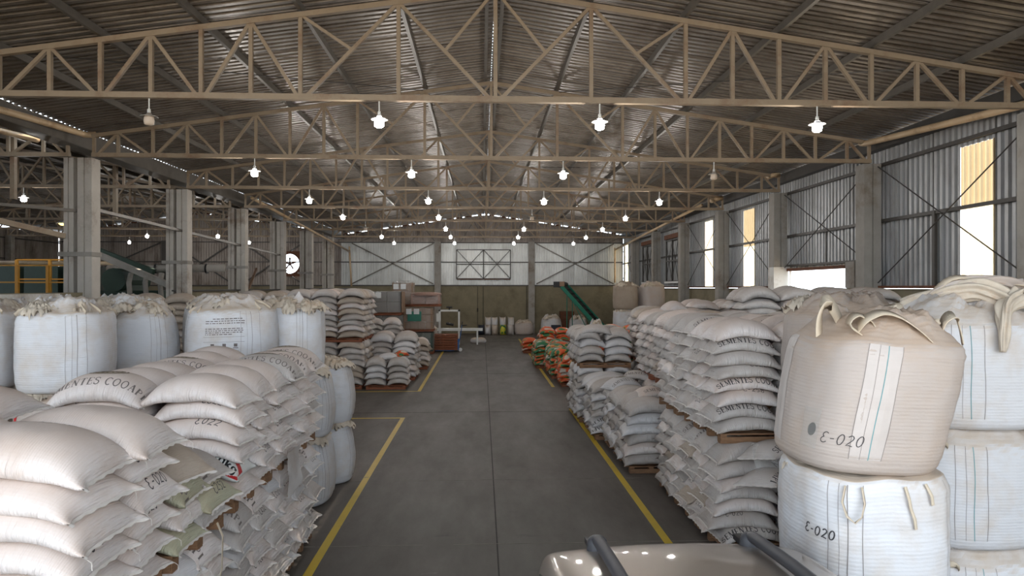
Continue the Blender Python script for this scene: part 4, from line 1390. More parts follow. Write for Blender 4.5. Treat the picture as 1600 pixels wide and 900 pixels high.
tier('brown heap along side wall', g, -6.6, 20.4, 1.6, 4, 1, 9, 1, lp=0.2, mats=(('sack_tan', .9), ('sack_grey', .1)), seed=29, pal=False)
tier('brown heap along side wall, base', g, -6.6, 20.4, 0, 4, 1, 7, 1, lp=0.2, mats=(('sack_tan', 1),), seed=30)

# ------------------------------------------------------------------ sack stacks, right of the aisle
RM = (('sack_grey', .62), ('sack', .28), ('sack_tan', .1))
g = 'sacks in the big right stack'
tier('big right stack, upper tier', g, 3.32, 9.45, 1.52, 3, 6, 8, -1, mats=(('sack_grey', .55), ('sack', .45)), seed=41, prints=.5)
tier('big right stack, lower tier', g, 3.3, 9.35, 0.0, 3, 6, 7, -1, mats=(('sack_grey', .7), ('sack', .2), ('sack_tan', .1)), seed=42, prints=.3)
g = 'sacks in the low right stack'
tier('low right stack', g, 2.92, 13.5, 0.0, 1, 5, 6, -1, lp=0.2, mats=(('sack_grey', .4), ('sack_blue', .4), ('sack', .2)), seed=43, prints=.4)
tier('low right stack, rear half', g, 2.72, 16.5, 0.0, 1, 3, 6, -1, L=1.3, lp=0.2, mats=(('sack_grey', .6), ('sack_blue', .4)), seed=53, prints=.4)
g = 'sacks in the right stack behind the low one'
tier('right middle stack, upper tier', g, 2.66, 18.65, 1.50, 2, 4, 4, -1, L=.74, lp=0.2, mats=(('sack_grey', .6), ('sack_blue', .4)), seed=44)
tier('right middle stack, lower tier', g, 2.66, 18.65, 0.0, 2, 4, 7, -1, L=.74, lp=0.19, mats=(('sack_grey', .5), ('sack_blue', .5)), seed=45)
g = 'sacks in the second row of right stacks'
tier('second right row, upper tier', g, 4.45, 18.3, 1.55, 2, 4, 7, -1, lp=0.19, mats=RM, seed=46, palmat='wood_red')
tier('second right row, lower tier', g, 4.45, 18.3, 0.0, 2, 4, 7, -1, lp=0.19, mats=RM, seed=47, palmat='wood_red')
tier('second right row, near upper tier', g, 3.92, 13.7, 1.55, 2, 6, 7, -1, lp=0.19, mats=RM, seed=48, palmat='wood_red')
tier('second right row, near lower tier', g, 3.92, 13.7, 0.0, 2, 6, 7, -1, lp=0.19, mats=RM, seed=49, palmat='wood_red')
g = 'sacks in the third tier by the right wall'
tier('third tier by right wall', g, 5.9, 15.2, 3.02, 4, 2, 3, -1, lp=0.19, mats=(('sack_grey', .8), ('sack', .2)), seed=50, prints=.5, pal=False)
tier('third tier by right wall, base', g, 5.95, 15.2, 1.5, 5, 2, 8, -1, lp=0.19, mats=(('sack_grey', 1),), seed=51, pal=False)
tier('third tier by right wall, foot', g, 5.95, 15.2, 0, 5, 2, 7, -1, lp=0.195, mats=(('sack_grey', 1),), seed=54)
tier('far third tier by right wall', g, 6.3, 20.6, 1.5, 3, 2, 9, -1, lp=0.19, mats=(('sack_grey', .6), ('sack', .4)), seed=52, pal=False)
tier('far third tier by right wall, foot', g, 6.3, 20.6, 0, 3, 2, 7, -1, lp=0.195, mats=(('sack_grey', 1),), seed=55)

OM = (('orange_sack', 1),); GM = (('green_sack', 1),)
g = 'orange and green printed sacks'
kw = dict(name='printed_sack', palmat='wood_red', prints=0)
tier('tiny orange stack by yellow line', g, 2.3, 38.4, 0.0, 1, 2, 3, -1, L=.9, mats=OM, seed=61, **kw)
tier('far orange stack', g, 3.0, 34.8, 0.0, 2, 2, 4, -1, L=.8, mats=GM, seed=62, **kw)
tier('far orange stack, orange top', g, 3.0, 34.8, 0.96, 2, 2, 3, -1, L=.8, mats=OM, seed=63, name='printed_sack', prints=0, pal=False)
tier('low green stack', g, 2.45, 31.2, 0.0, 2, 4, 5, -1, L=.8, mats=(('green_sack', .8), ('orange_sack', .2)), seed=64, **kw)
tier('green stack behind orange one', g, 2.8, 27.6, 0.0, 1, 5, 5, -1, L=.9, mats=(('green_sack', .7), ('orange_sack', .3)), seed=65, **kw)
tier('front orange stack', g, 2.95, 25.4, 0.0, 2, 3, 5, -1, L=.8, mats=(('orange_sack', .9), ('green_sack', .1)), seed=66, **kw)
tier('orange stack behind grey ones', g, 4.5, 24.4, 0.0, 2, 3, 11, -1, L=.8, mats=OM, seed=67, **kw)
tier('orange stack behind grey ones, far', g, 3.9, 28.6, 0.0, 2, 3, 9, -1, L=.8, mats=(('orange_sack', .8), ('green_sack', .2)), seed=68, **kw)

# single sacks that lie askew
def one(vi, mat, x, y, z, rz, label, prints=(), sc=(1, 1, 1), ry=0, rx=0, group=None, name='grain_sack'):
    queue_sack(vi, mat, x, y, z, rz, label, group or 'single sacks lying askew', prints, sc, rx, ry, must=0, name=name)
one(4, 'sack_blue', 3.28, 15.9, 1.34, R(25), 'white sack with emblem and green edge on the low right stack', ('name', 'emblem'), (.9, .9, .9))
one(4, 'sack_grey', 3.9, 16.6, 1.40, R(-15), 'grey printed sack slumped on the low right stack', ('name', 'emblem'), (1, 1, .9), ry=R(8))
one(5, 'sack', 3.7, 14.3, 1.34, R(10), 'pale sack tilted against the second right row', ('name',), (1, 1, 1), ry=R(12))
one(4, 'sack_grey', 4.05, 9.15, 1.32, R(28), 'grey printed sack sagging off the lower tier front', ('name_low',), (1, 1, 1), ry=R(14), rx=R(-12))
one(2, 'sack_grey', 3.95, 9.05, .98, R(35), 'grey printed sack sagging below the torn plastic sheet', ('name_flip',), (1, 1, 1), ry=R(16), rx=R(-10))
one(4, 'sack', 5.1, 18.0, 2.95, R(20), 'pale sack with a gathered neck on the second right row', (), (.8, .9, 1.3))
one(3, 'sack_grey', 3.6, 19.2, 2.38, R(15), 'pale printed sack on top of the right middle stack', ('name',), (.85, .9, 1))
one(1, 'sack_grey', 3.15, 18.9, 2.40, R(-6), 'long grey sack on top of the right middle stack', (), (.95, 1, 1))
one(1, 'green_sack', 3.2, 26.3, 1.12, R(25), 'green and orange sack lying on the front orange stack', (), (.8, .8, 1), group='orange and green printed sacks', name='printed_sack')
one(4, 'orange_sack', 3.35, 24.6, .85, R(80), 'bright orange sack draped over the front orange stack', (), (.85, .85, 1), rx=R(30), group='orange and green printed sacks', name='printed_sack')
one(2, 'sack_tan', -2.86, 5.85, 2.12, R(-14), 'tan sack with ragged corner on the low stack', ('e25',), (1.0, 1, 1.1))
one(3, 'sack', -3.35, 4.3, 2.76, R(-8), 'flat pale sack on top of the near left pile', (), (.9, .9, .8))
one(1, 'sack', -3.75, 5.0, 2.80, R(6), 'pale sack end at the left picture edge on the near left pile', (), (1, 1, .8))
one(0, 'sack_blue', -3.5, 25.6, 1.02, R(8), 'white sack on top of the low front stack at left', ('name',), (.75, .8, 1))
one(1, 'orange_sack', -3.05, 26.0, 1.1, R(60), 'orange sack tucked on the low front stack at left', (), (.6, .6, .8), name='printed_sack', group='orange and green printed sacks')

# ------------------------------------------------------------------ place the sacks
LIMIT = 310
main = sorted([s for s in SACKS if s[10] == 'grain_sack'], key=lambda s: s[0])
prn = sorted([s for s in SACKS if s[10] != 'grain_sack'], key=lambda s: s[0])
def place(s):
    _, vi, mat, loc, rot, label, group, prints, scl, cat, name = s
    far = loc[1] > 16
    o = put(name, sack_me(vi, mat, far), None, loc, rot, scl)
    tag(o, label, cat, group)
    if loc[1] < 15.5:
        for hm in VARS[vi].hems: put('sewn_hem', hm, o)
        if loc[1] < 8: put('loose_thread', VARS[vi].thread, o)
    if loc[1] < 22:
        for p in prints:
            me = VARS[vi].prints[p]
            put(me.name.split('.')[0], me, o)
    return o
def join_rest(lst, name, label):
    if not lst: return
    mats = sorted({s[2] for s in lst}); VV = []; FF = []; UU = []; MI = []; n = 0
    for s in lst:
        _, vi, mat, loc, rot, label_, group, prints, scl, cat, nm = s
        v = VARS[vi]
        m = (Matrix.Rotation(rot[2], 3, 'Z') @ Matrix.Rotation(rot[1], 3, 'Y') @ Matrix.Rotation(rot[0], 3, 'X'))
        A = np.array(m) @ np.diag(scl)
        VV.append(v.lV @ A.T + np.array(loc)); FF.append(v.lF + n); UU.append(v.luv); MI.append(np.full(len(v.lF), mats.index(mat))); n += len(v.lV)
    me = np_mesh(name, np.concatenate(VV), np.concatenate(FF), [M[k] for k in mats], uv=np.concatenate(UU), mi=np.concatenate(MI))
    tag(put(name, me), label, 'sacks', kind='stuff')
for s in main[:LIMIT]: place(s)
join_rest(main[LIMIT:], 'grain_sacks', 'many grey and tan sacks in the farther and inner stack layers')
for s in prn: place(s)
print('SACKS', len(main), len(prn))

# the 40kg red and white sack in the big left stack
t = empty('seed_sack', (-2.92, 7.18, 1.775), R(2))
tag(t, 'red and white sack marked 40kg low in the big left stack', 'sack')
s = VARS[2]
o = np_mesh('bag_skin', s.V, s.F, [M['white']], uv=s.uv); put('bag_skin', o, t, (0, 0, 0))
m = MB(); fm = sack_map(s, 0.0, 0.0, 0, 0.0016)
for i in range(96):
    for j2 in range(30):
        u0, v0 = .02 + i * .01, .005 + j2 * .008
        inside = ((u0 - .80) / .17) ** 2 + ((v0 - .10) / .10) ** 2 < 1
        if inside: continue
        c4 = [fm(u0, v0), fm(u0 + .01, v0), fm(u0 + .01, v0 + .008), fm(u0, v0 + .008)]
        if None not in c4: m.quad(*c4)
m.build('red_panel', M['red'], t)
lay_text('40kg', 0.10, 0.16, sack_map(s, 0.81, 0.07, 0, 0.003)).build('printed_weight', M['black'], t)
bpy.data.objects.remove(bpy.data.objects['bag_skin']) if False else None

# torn clear plastic sheets and hanging papers
def sheet(name, pts, mat, label, cat='sheet', th=0.0):
    q = random.Random(len(pts)); n = 8; m = MB()
    a, b_, c_, d_ = [Vector(p) for p in pts]
    for i in range(n + 1):
        for j2 in range(n + 1):
            u, v = i / n, j2 / n
            p = a * (1 - u) * (1 - v) + b_ * u * (1 - v) + c_ * u * v + d_ * (1 - u) * v
            w_ = noise.noise(p * 6) * 0.03
            m.v.append((p.x + w_, p.y + w_, p.z))
    for i in range(n):
        for j2 in range(n):
            k = i * (n + 1) + j2
            m.f.append((k, k + n + 1, k + n + 2, k + 1))
    o = m.build(name, M[mat], None, True)
    return tag(o, label, cat)
sheet('hanging_sack_cloth', [(-2.38, 8.45, 1.68), (-2.35, 8.95, 1.70), (-2.33, 8.9, 1.20), (-2.38, 8.52, 1.12)], 'sack_grey', 'empty grey sack cloth hanging over the upper pallet edge at left', 'cloth')
sheet('plastic_sheet', [(3.62, 9.05, 1.62), (3.95, 8.98, 1.55), (3.98, 8.9, 1.2), (3.66, 8.92, 1.24)], 'wrap', 'torn clear plastic hanging off the big right stack', 'plastic')
sheet('paper_tag', [(4.22, 9.05, 1.5), (4.42, 9.0, 1.6), (4.36, 9.0, 1.52), (4.26, 9.02, 1.42)], 'paper', 'small white paper tag beside the leaning bulk bag', 'paper')
sheet('paper_sheet', [(4.25, 16.9, 1.46), (4.5, 17.1, 1.75), (4.72, 17.0, 1.5), (4.5, 16.8, 1.25)], 'paper', 'crumpled white paper between the right stacks', 'paper')
tag(MB().ribbon([(-2.36, 6.2, 1.62), (-2.31, 6.2, 1.5), (-2.33, 6.23, 1.2), (-2.36, 6.22, 1.05)], (0, 1, 0), 0.03).build('strap', M['strap']), 'loose cream strap hanging from the low left stack', 'strap')

# ------------------------------------------------------------------ bulk bags
make_bag('lean', 'fibc_tan', 1.17, 1.16, 5, seamcol='seam_blue', panels='panel_tan', facing=-108, bulge=0.05, top=1.03, lean=(0.17, 0.0), crumple=.07, dome=.15, hs=.86, loops=False)
make_bag('plain', 'fibc', 1.18, 1.17, 2, seamcol='seam', facing=-125, bulge=0.03, top=0.99, crumple=.02, dome=.02, loops=False)
make_bag('right', 'fibc', 1.45, 1.14, 3, seamcol='seam_blue', facing=-110, bulge=0.04, top=0.98, crumple=.09, dome=.14, hs=.92)
make_bag('left', 'fibc', 1.18, 1.16, 4, facing=-62, bulge=0.04, top=0.97, crumple=.09, dome=.08, hs=.92)
make_bag('left_b', 'fibc', 1.14, 1.14, 6, facing=-50, bulge=0.06, top=0.90, crumple=.10, dome=.10, hs=.86)
make_bag('wide', 'fibc', 1.5, 1.16, 7, facing=-62, bulge=0.04, top=0.98, crumple=.09, dome=.10, hs=.90)
make_bag('tube', 'fibc', 0.92, 1.10, 8, facing=-80, bulge=0.04, top=0.97, crumple=.02, sq=2.2, neck=0.22)
make_bag('aisle', 'fibc', 1.2, 1.15, 9, facing=-35, bulge=0.10, top=0.9, crumple=.04)

bx, by = 3.06, 5.45
lb, pb = BAGV['lean'], BAGV['plain']
bag('plain', bx, by, 0.0, 'lowest bulk bag under the one marked E-020', group='bulk bags by the car')
t = bag('plain', bx + .02, by, 1.165, 'white bulk bag marked E-020 under the leaning one', group='bulk bags by the car', extra=[bag_text(pb, 'e-020', -146, .66, .075, .13, slant=.2, jit=.04)])
# its loose loop, tie strings on the front
def on(b, deg, z, off=.01): return Vector(b.mp(deg, z, off))
lp = [on(pb, -128, 1.09, .02), on(pb, -129.5, .98, .04), on(pb, -127, .88, .05), on(pb, -123, .84, .05), on(pb, -119, .88, .05), on(pb, -117, .98, .04), on(pb, -118, 1.09, .02)]
put('lifting_loop', MB().ribbon(lp, (1, 1, 0), 0.035, .006).mesh('lifting_loop', M['strap'], True), t)
for k_, (dg, zz, n_) in enumerate(((-88, 1.08, 5), (-70, 1.1, 3))):
    pts = [on(pb, dg + 2 * i, zz - .075 * i, .02 + .01 * (i % 2)) for i in range(n_)]
    put('tie_string', MB().ribbon(pts, (1, 0, 0), .022, .004).mesh('tie_string', M['strap'], True), t)
t = bag('lean', bx - .06, by, 2.31, 'leaning dusty bulk bag marked E-020 on top at right', group='bulk bags by the car', extra=[bag_text(lb, 'e-020', -128, .22, .085, .07, slant=.2, jit=.04)], tilt=(0, R(3.0)), bare=True)
# black smudge and clear pocket
m = MB(); c0 = (-149, .30)
for i in range(22):
    a0, a1 = 2 * PI * i / 22, 2 * PI * (i + 1) / 22
    r_ = lambda a: 1 + .1 * math.sin(2 * a + 1)
    m.quad(lb.mp(c0[0], c0[1], .006), lb.mp(c0[0] + 3.2 * r_(a0) * math.cos(a0), c0[1] + .055 * r_(a0) * math.sin(a0), .006), lb.mp(c0[0] + 3.2 * r_(a1) * math.cos(a1), c0[1] + .055 * r_(a1) * math.sin(a1), .006), lb.mp(c0[0], c0[1], .006))
m.build('ink_smudge', M['black'], t)
m = MB()
for i in range(6):
    for j2 in range(6):
        a0, a1, z0_, z1_ = -158 + i * 2.5, -155.5 + i * 2.5, .16 + j2 * .05, .21 + j2 * .05
        m.quad(lb.mp(a0, z0_, .012), lb.mp(a1, z0_, .012), lb.mp(a1, z1_, .012), lb.mp(a0, z1_, .012))
m.build('clear_pocket', M['wrap'], t)
# big webbing loops folded over the leaning bag
def arch(pts, w_, wd, mat='strap'):
    return MB().ribbon(pts, wd, w_, .008).mesh('lifting_loop', M[mat], True)
def smooth_pts(p, n=6):
    out = []
    P_s = [Vector(q) for q in p]
    for i in range(len(P_s) - 1):
        a = P_s[max(i - 1, 0)]; b_ = P_s[i]; c_ = P_s[i + 1]; d_ = P_s[min(i + 2, len(P_s) - 1)]
        for k in range(n):
            t_ = k / n
            out.append(0.5 * ((2 * b_) + (c_ - a) * t_ + (2 * a - 5 * b_ + 4 * c_ - d_) * t_ ** 2 + (3 * b_ - a - 3 * c_ + d_) * t_ ** 3))
    out.append(P_s[-1]); return out
for pts, wd, w_ in (([(-.46, -.30, 1.02), (-.47, -.32, 1.16), (-.40, -.28, 1.27), (-.30, -.2, 1.22), (-.2, -.12, 1.12)], (0.6, .6, .5), .13),
                    ([(-.20, -.38, 1.10), (-.17, -.44, 1.17), (-.05, -.42, 1.22), (.08, -.42, 1.20), (.20, -.46, 1.12), (.30, -.50, 1.02)], (.2, 1, .3), .12),
                    ([(-.20, -.40, 1.06), (-.29, -.42, 1.12), (-.22, -.38, 1.19), (-.1, -.36, 1.16), (-.06, -.38, 1.08)], (.3, 1, .3), .10),
                    ([(.50, -.30, 1.06), (.50, -.34, 1.17), (.60, -.30, 1.22), (.68, -.26, 1.13), (.70, -.28, 1.0)], (.5, 1, .4), .12),
                    ([(.2, .1, 1.14), (.16, .0, 1.24), (.3, -.05, 1.26), (.4, .0, 1.14)], (1, .4, .2), .10)):
    put('lifting_loop', arch(smooth_pts(pts), w_, wd), t)
rb = BAGV['right']
X2, Y2 = 5.0, 7.0
bag('right', X2, Y2, 0, 'lowest white bulk bag at the right picture edge', group='bulk bags by the car', rz=R(5))
t = bag('right', X2 - .03, Y2, 1.165, 'middle white bulk bag at the right picture edge', group='bulk bags by the car', bare=False)
t = bag('right', X2, Y2, 2.33, 'top white bulk bag at the right with knotted cloth', group='bulk bags by the car', rz=R(-4), bare=True)
# gathered cloth and hanging knot of the right top bag
def cloth_rope(pts, r0, r1, mat, name='gathered_cloth', seed=0):
    sp = smooth_pts(pts, 8); n = len(sp); ns = 54; m = MB(); m.tube(sp, [r0 + (r1 - r0) * i / (n - 1) for i in range(n)], ns)
    for i, v in enumerate(m.v):
        c_ = sp[min(i // ns, n - 1)]; a = 2 * PI * (i % ns) / ns; l_ = i // ns
        k = 1 + .34 * noise.noise(Vector((math.cos(a) * 2.6 + seed, math.sin(a) * 2.6, l_ * .13))) * 2 + .16 * math.sin(a * 9 + l_ * .1 + seed)
        m.v[i] = tuple(Vector(c_) + (Vector(v) - Vector(c_)) * k)
    return m.mesh(name, M[mat], True)
put('gathered_cloth', cloth_rope([(-.45, .1, 1.15), (-.25, -.15, 1.30), (0, -.35, 1.36), (.2, -.5, 1.25)], .11, .09, 'flap', seed=2), t)
put('gathered_cloth', cloth_rope([(.3, -.5, 1.3), (.1, -.62, 1.2), (-.0, -.74, 1.02), (-.04, -.78, .78)], .09, .025, 'flap', seed=1), t)
put('gathered_cloth', cloth_rope([(.5, -.2, 1.35), (.2, -.3, 1.42), (-.1, -.25, 1.40), (-.35, -.1, 1.25)], .10, .06, 'fibc_tan', seed=4), t)
put('lifting_loop', arch(smooth_pts([(-.4, -.1, 1.2), (-.2, -.25, 1.48), (.2, -.3, 1.46), (.6, -.3, 1.40)]), .08, (0, 1, .5)), t)
for k_ in range(3):
    bag('right', 4.75, 8.75, k_ * 1.165, ('bulk bag behind the leaning one, only its crumpled top showing', 'middle bulk bag behind the leaning one', 'lowest bulk bag behind the leaning one')[2 - k_], group='bulk bags by the car', mat='fibc_tan')

# left group; each tall column is three bags
def column3(keys, x, y, labels, rz=0, dz=1.155, mats=(None, None, None), scs=None):
    for k, (key, lb_) in enumerate(zip(keys, labels)):
        b = BAGV[key]
        s_ = (1, 1, 1) if not scs else scs[k]
        bag(key, x, y, k * dz, lb_, rz=rz + R(7 * k), group='bulk bags left of the aisle', mat=mats[k], sc=s_)
column3(('left', 'left', 'left'), -5.75, 9.75, ('lowest bulk bag under the big white one at left', 'second bulk bag with red mark under the big white one', 'big white bulk bag with grey stains at left'), mats=(None, 'fibc_tan', None), rz=R(0))
column3(('left', 'left', 'left_b'), -5.52, 11.3, ('lowest bulk bag under the open-topped one', 'second bulk bag under the open-topped one', 'white bulk bag with open flap and tan folds'))
column3(('wide', 'wide', 'wide'), -4.2, 11.75, ('lowest bulk bag under the one printed with small text', 'second bulk bag under the one printed with small text', 'wide white bulk bag printed with small black text'))
column3(('aisle', 'aisle', 'tube'), -3.2, 12.1, ('white bulk bag on the floor nearest the aisle, front', 'second white bulk bag nearest the aisle, front column', 'narrow white bulk bag tied at the top'), scs=((1, 1, 1), (1, 1, 1), (1, 1, 1)))
column3(('left', 'left', 'left'), -7.15, 9.9, ('lowest bulk bag at the left picture edge', 'second bulk bag at the left picture edge', 'top bulk bag cut by the left picture edge'), mats=(None, 'fibc_brown', None))
column3(('wide', 'left', 'left_b'), -8.3, 12.2, ('lowest bulk bag in the rear row, far left', 'second bulk bag in the rear row, far left', 'rear bulk bag with raised loop at far left'))
column3(('left', 'left', 'left'), -6.6, 12.9, ('lowest bulk bag in the rear row, middle left', 'second bulk bag in the rear row, middle left', 'rear bulk bag behind the big stained one'), mats=(None, None, 'fibc'))
column3(('wide', 'wide', 'wide'), -5.2, 14.0, ('lowest bulk bag in the rear row, middle right', 'second bulk bag in the rear row, middle right', 'rear bulk bag with looped straps behind the open one'))
column3(('left', 'left', 'left_b'), -4.5, 15.5, ('lowest bulk bag in the last rear row', 'second bulk bag in the last rear row', 'rearmost bulk bag with folded tan flap'))
for k in range(2):
    bag('aisle', -3.1, 13.4, k * 1.14, ('white bulk bag on the floor beside the aisle, rear', 'upper white bulk bag beside the aisle, rear')[k], rz=R(20), group='bulk bags left of the aisle')
# print and red mark
wb = BAGV['wide']
t3 = [o for o in bpy.data.objects if o.get('label', '') == 'wide white bulk bag printed with small black text'][0]
m = MB(); q = random.Random(5)
def bar(dg0, dg1, z, h):
    n_ = max(1, int((dg1 - dg0) / 2))
    for i in range(n_):
        a, b_ = dg0 + (dg1 - dg0) * i / n_, dg0 + (dg1 - dg0) * (i + 1) / n_
        m.quad(wb.mp(a, z, .006), wb.mp(b_, z, .006), wb.mp(b_, z + h, .006), wb.mp(a, z + h, .006))
m = MB()
rz3 = R(14)
base = -118
for ln_, zz in ((0, .90), (1, .865), (2, .83), (3, .745), (4, .715), (5, .685), (6, .655)):
    d0 = base + (2 if ln_ else 10)
    while d0 < base + (44 if ln_ < 6 else 30):
        wd = q.uniform(1.2, 4.5); bar(d0, d0 + wd, zz, .013); d0 += wd + 1.0
def ft(tx, ty): return wb.mp(base + 24 + math.degrees(tx / .72), .57 + ty, .006)
mm = lay_text('REPRESENTACAO', .04, .16, ft); m.v += [tuple(v) for v in []]
for d0, d1, zz in ((base, base + 46, .62), (base, base + 46, .54)): bar(d0, d1, zz, .004)
for k_ in range(3):
    cdg = base + 10 + k_ * 13
    bar(cdg - 3, cdg + 3, .44, .012); bar(cdg - 2, cdg + 2, .465, .05); bar(cdg - 3.5, cdg + 3.5, .40, .004)
bar(base + 1, base + 3, .24, .09)
m.build('printed_text', M['ink_soft'], t3)
t4 = [o for o in bpy.data.objects if o.get('label', '') == 'second bulk bag with red mark under the big white one'][0]
lbm = BAGV['left']
put('red_mark', MB().ribbon([lbm.mp(-128, .86, .01), lbm.mp(-129, .98, .01), lbm.mp(-131, .84, .01), lbm.mp(-134, .70, .01), lbm.mp(-128, .69, .01), lbm.mp(-122, .73, .01)], (0, 0, 1), .035, .004).mesh('red_mark', M['red']), t4)

# stacked bulk bags near the far right corner
for c_, (x, lab) in enumerate(((7.45, 'left column'), (8.82, 'right column'))):
    for k in range(3):
        bag('left', x, 35.2, k * 1.29, '%s bulk bag in the %s by the far right wall' % (('lowest', 'middle', 'top')[k], lab), group='bulk bags by the far right wall', sc=(1.1, 1.1, 1.13), mat='fibc_brown' if (c_ == 0 and k == 2) else 'fibc_tan' if k == 2 else None, rz=R(10 * c_))
bag('left_b', 6.3, 37.5, 0, 'bulk bag half hidden behind the conveyor foot', group='bulk bags by the far wall', sc=(.8, .8, 1.6), mat='fibc')
# bags by the far wall
bag('left_b', 5.45, 53.6, 0, 'white bulk bag with dark navy print by the far wall', group='bulk bags by the far wall', sc=(1.45, 1.2, 1.3), extra=[])
bag('left_b', 7.6, 53.9, 0, 'white bulk bag behind the conveyor legs by the far wall', group='bulk bags by the far wall', sc=(1.3, 1.1, 1.25))
tag(MB().box((5.75, 52.93, .55), (.75, .03, .5)).build('printed_label', M['ink_navy']), 'dark navy label on the bulk bag by the far wall', 'label')
bag('left_b', 3.3, 54.1, 0, 'slumped white bulk bag by the middle of the far wall', group='bulk bags by the far wall', sc=(1.35, 1.0, .95), mat='fibc_tan')
def upright(x, y, z, mat, label, sc=(.75, .8, 1.0)):
    s_ = VARS[2]
    o = put('upright_sack', sack_me(2, mat, True), None, (x, y, z + .42 * sc[0]), (0, R(-90), R(90)), (sc[0], sc[1], 1.6))
    tag(o, label, 'sack', 'upright sacks by the far wall')
for i, (x, mt_, lab) in enumerate(((-.05, 'ink_navy', 'dark grey sack standing by the far wall, leftmost'), (.45, 'fibc', 'small white sack standing beside the dark one'), (1.0, 'sack_tan', 'tan sack standing second from the dark one'), (1.65, 'yellow_sack', 'yellow and green printed sack standing by the wall'), (2.25, 'sack_grey', 'grey sack standing right of the yellow one'))):
    upright(x, 53.7, 0, mt_, lab, (.88, .8, 1))
for i, x in enumerate((.5, 1.0, 1.65, 2.3)):
    upright(x, 54.2, 0, 'fibc', 'tall white sack standing in the rear row, %s from left' % ORD[i + 1], (1.55, .85, 1))

# ------------------------------------------------------------------ goods at mid left
def wrapped(x0, y0, z, px, py, h, mat, label, rows=3, cols=3, wrap=True, papers=0, green=False, top=None):
    pallet(x0, y0, z, px, py, 'pallet under the ' + label, 'pallets under wrapped goods', 'wood_red')
    t = tag(empty('wrapped_pallet_load', (x0 + px / 2, y0 + py / 2, z + .142)), label, 'pallet load', 'wrapped pallet loads')
    q = random.Random(int(abs(x0 * 100)))
    bw, bh = px * .96 / cols, h / rows
    me = MB().box((0, 0, 0), (bw * .97, py * .46, bh * .95)).mesh('carton', M[mat])
    for r_ in range(rows):
        for c_ in range(cols):
            for d_ in (0, 1):
                put('carton', me, t, (-px * .48 + bw * (c_ + .5) + q.uniform(-.008, .008), (-.24 + .48 * d_) * py, bh * (r_ + .5)))
    if wrap:
        m = MB(); n = 28; K = 8
        for k in range(K + 1):
            for i in range(n):
                a = 2 * PI * i / n; c, s_ = math.cos(a), math.sin(a)
                e = (abs(c) ** 8 + abs(s_) ** 8) ** (-1 / 8)
                w_ = 1.02 + .02 * noise.noise(Vector((c * 4, s_ * 4, k * 1.3)))
                m.v.append((c * e * px * .49 * w_, s_ * e * py * .49 * w_, h * k / K))
        for k in range(K):
            for i in range(n): m.f.append((k * n + i, k * n + (i + 1) % n, (k + 1) * n + (i + 1) % n, (k + 1) * n + i))
        m.build('stretch_wrap', M['wrap'], t)
    for k in range(papers):
        MB().box((-px * .3 + k * .42, -py * .52, h * .82), (.3, .01, .3)).build('paper_sheet', M['paper'], t)
    if green:
        MB().box((-px * .12, -py * .515, h * .6), (px * .45, .01, h * .45)).build('green_panel', M['teal'], t)
    if top:
        mm = MB().lathe([(0.0, .12), (px * .3, .11), (px * .48, .06), (px * .52, 0), (px * .5, -.08)], 20)
        mm.build('top_cover', M[top], t, True, (0, 0, h))
    return t
def stack_under(x0, y0, px, py, n, mat, label):
    wrapped(x0, y0, 0, px, py, n, mat, label)
wrapped(-5.75, 36.3, 0.0, 1.5, 1.2, 2.1, 'grey_box', 'dark low load under the tall grey carton stack', 4, 3)
wrapped(-5.75, 36.2, 2.25, 1.5, 1.2, 1.12, 'grey_box', 'grey cartons on a pallet with one paper sheet', 2, 2, papers=1)
MB().box((-4.21, 36.8, 2.95), (.06, 1.1, 1.1)).build('tan_board', M['tan_box'])
tag(bpy.data.objects['tan_board'], 'tan board standing at the right side of the grey cartons', 'board')
wrapped(-5.2, 39.6, 2.6, 1.25, 1.1, 1.25, 'tan_box', 'tall wrapped tan load with shiny top and two papers', 5, 2, papers=2, top='wrap')
wrapped(-5.2, 39.6, 0.0, 1.25, 1.1, 2.4, 'tan_box', 'brown load under the tall wrapped tan one', 5, 2)
wrapped(-4.4, 38.2, 0.0, 1.7, 1.2, 1.05, 'dark_green', 'green bottles load under the clear wrapped pallet', 3, 6)
wrapped(-4.4, 38.2, 1.25, 1.7, 1.2, 1.2, 'tan_box', 'clear wrapped load with green panel and two papers', 3, 4, papers=2, green=True)
wrapped(-4.0, 38.2, 2.65, 1.7, 1.2, .55, 'pink_box', 'pinkish paper sacks wrapped on the upper pallet', 3, 2, top='pink_box')
tag(MB().box((-7.5, 35, 3.62), (2.6, 1.2, .12)).box((-7.5, 35, 1.8), (2.2, 1.0, 3.5)).build('covered_load', M['grey_box']), 'dark covered load behind the tall mid left stack', 'pallet load')
tag(MB().lathe([(0, .18), (.9, .16), (1.15, .05), (1.18, -.1)], 24).build('black_cover', M['black'], None, True, (-6.3, 33.0, 3.45)), 'black plastic cover on top of the dark load', 'cover')
MB().box((-6.3, 33.0, 1.75), (2.0, 1.2, 3.4)).build('carton_load', M['tan_box'])
tag(bpy.data.objects['carton_load'], 'dim tan load under the black cover', 'pallet load')

# stacked empty pallets
for k in range(6):
    pallet(-3.02, 39.3, .12 + k * .146, 1.62, 1.15, 'empty brown pallet on the blue jack, %s from the floor' % ORD[k + 1], 'empty brown pallets', 'wood_red')
for k in range(4):
    pallet(-3.75, 39.6, k * .146, .72, 1.1, 'small empty pallet left of the jack, %s from the floor' % ORD[k + 1], 'small empty pallets', 'wood_red')
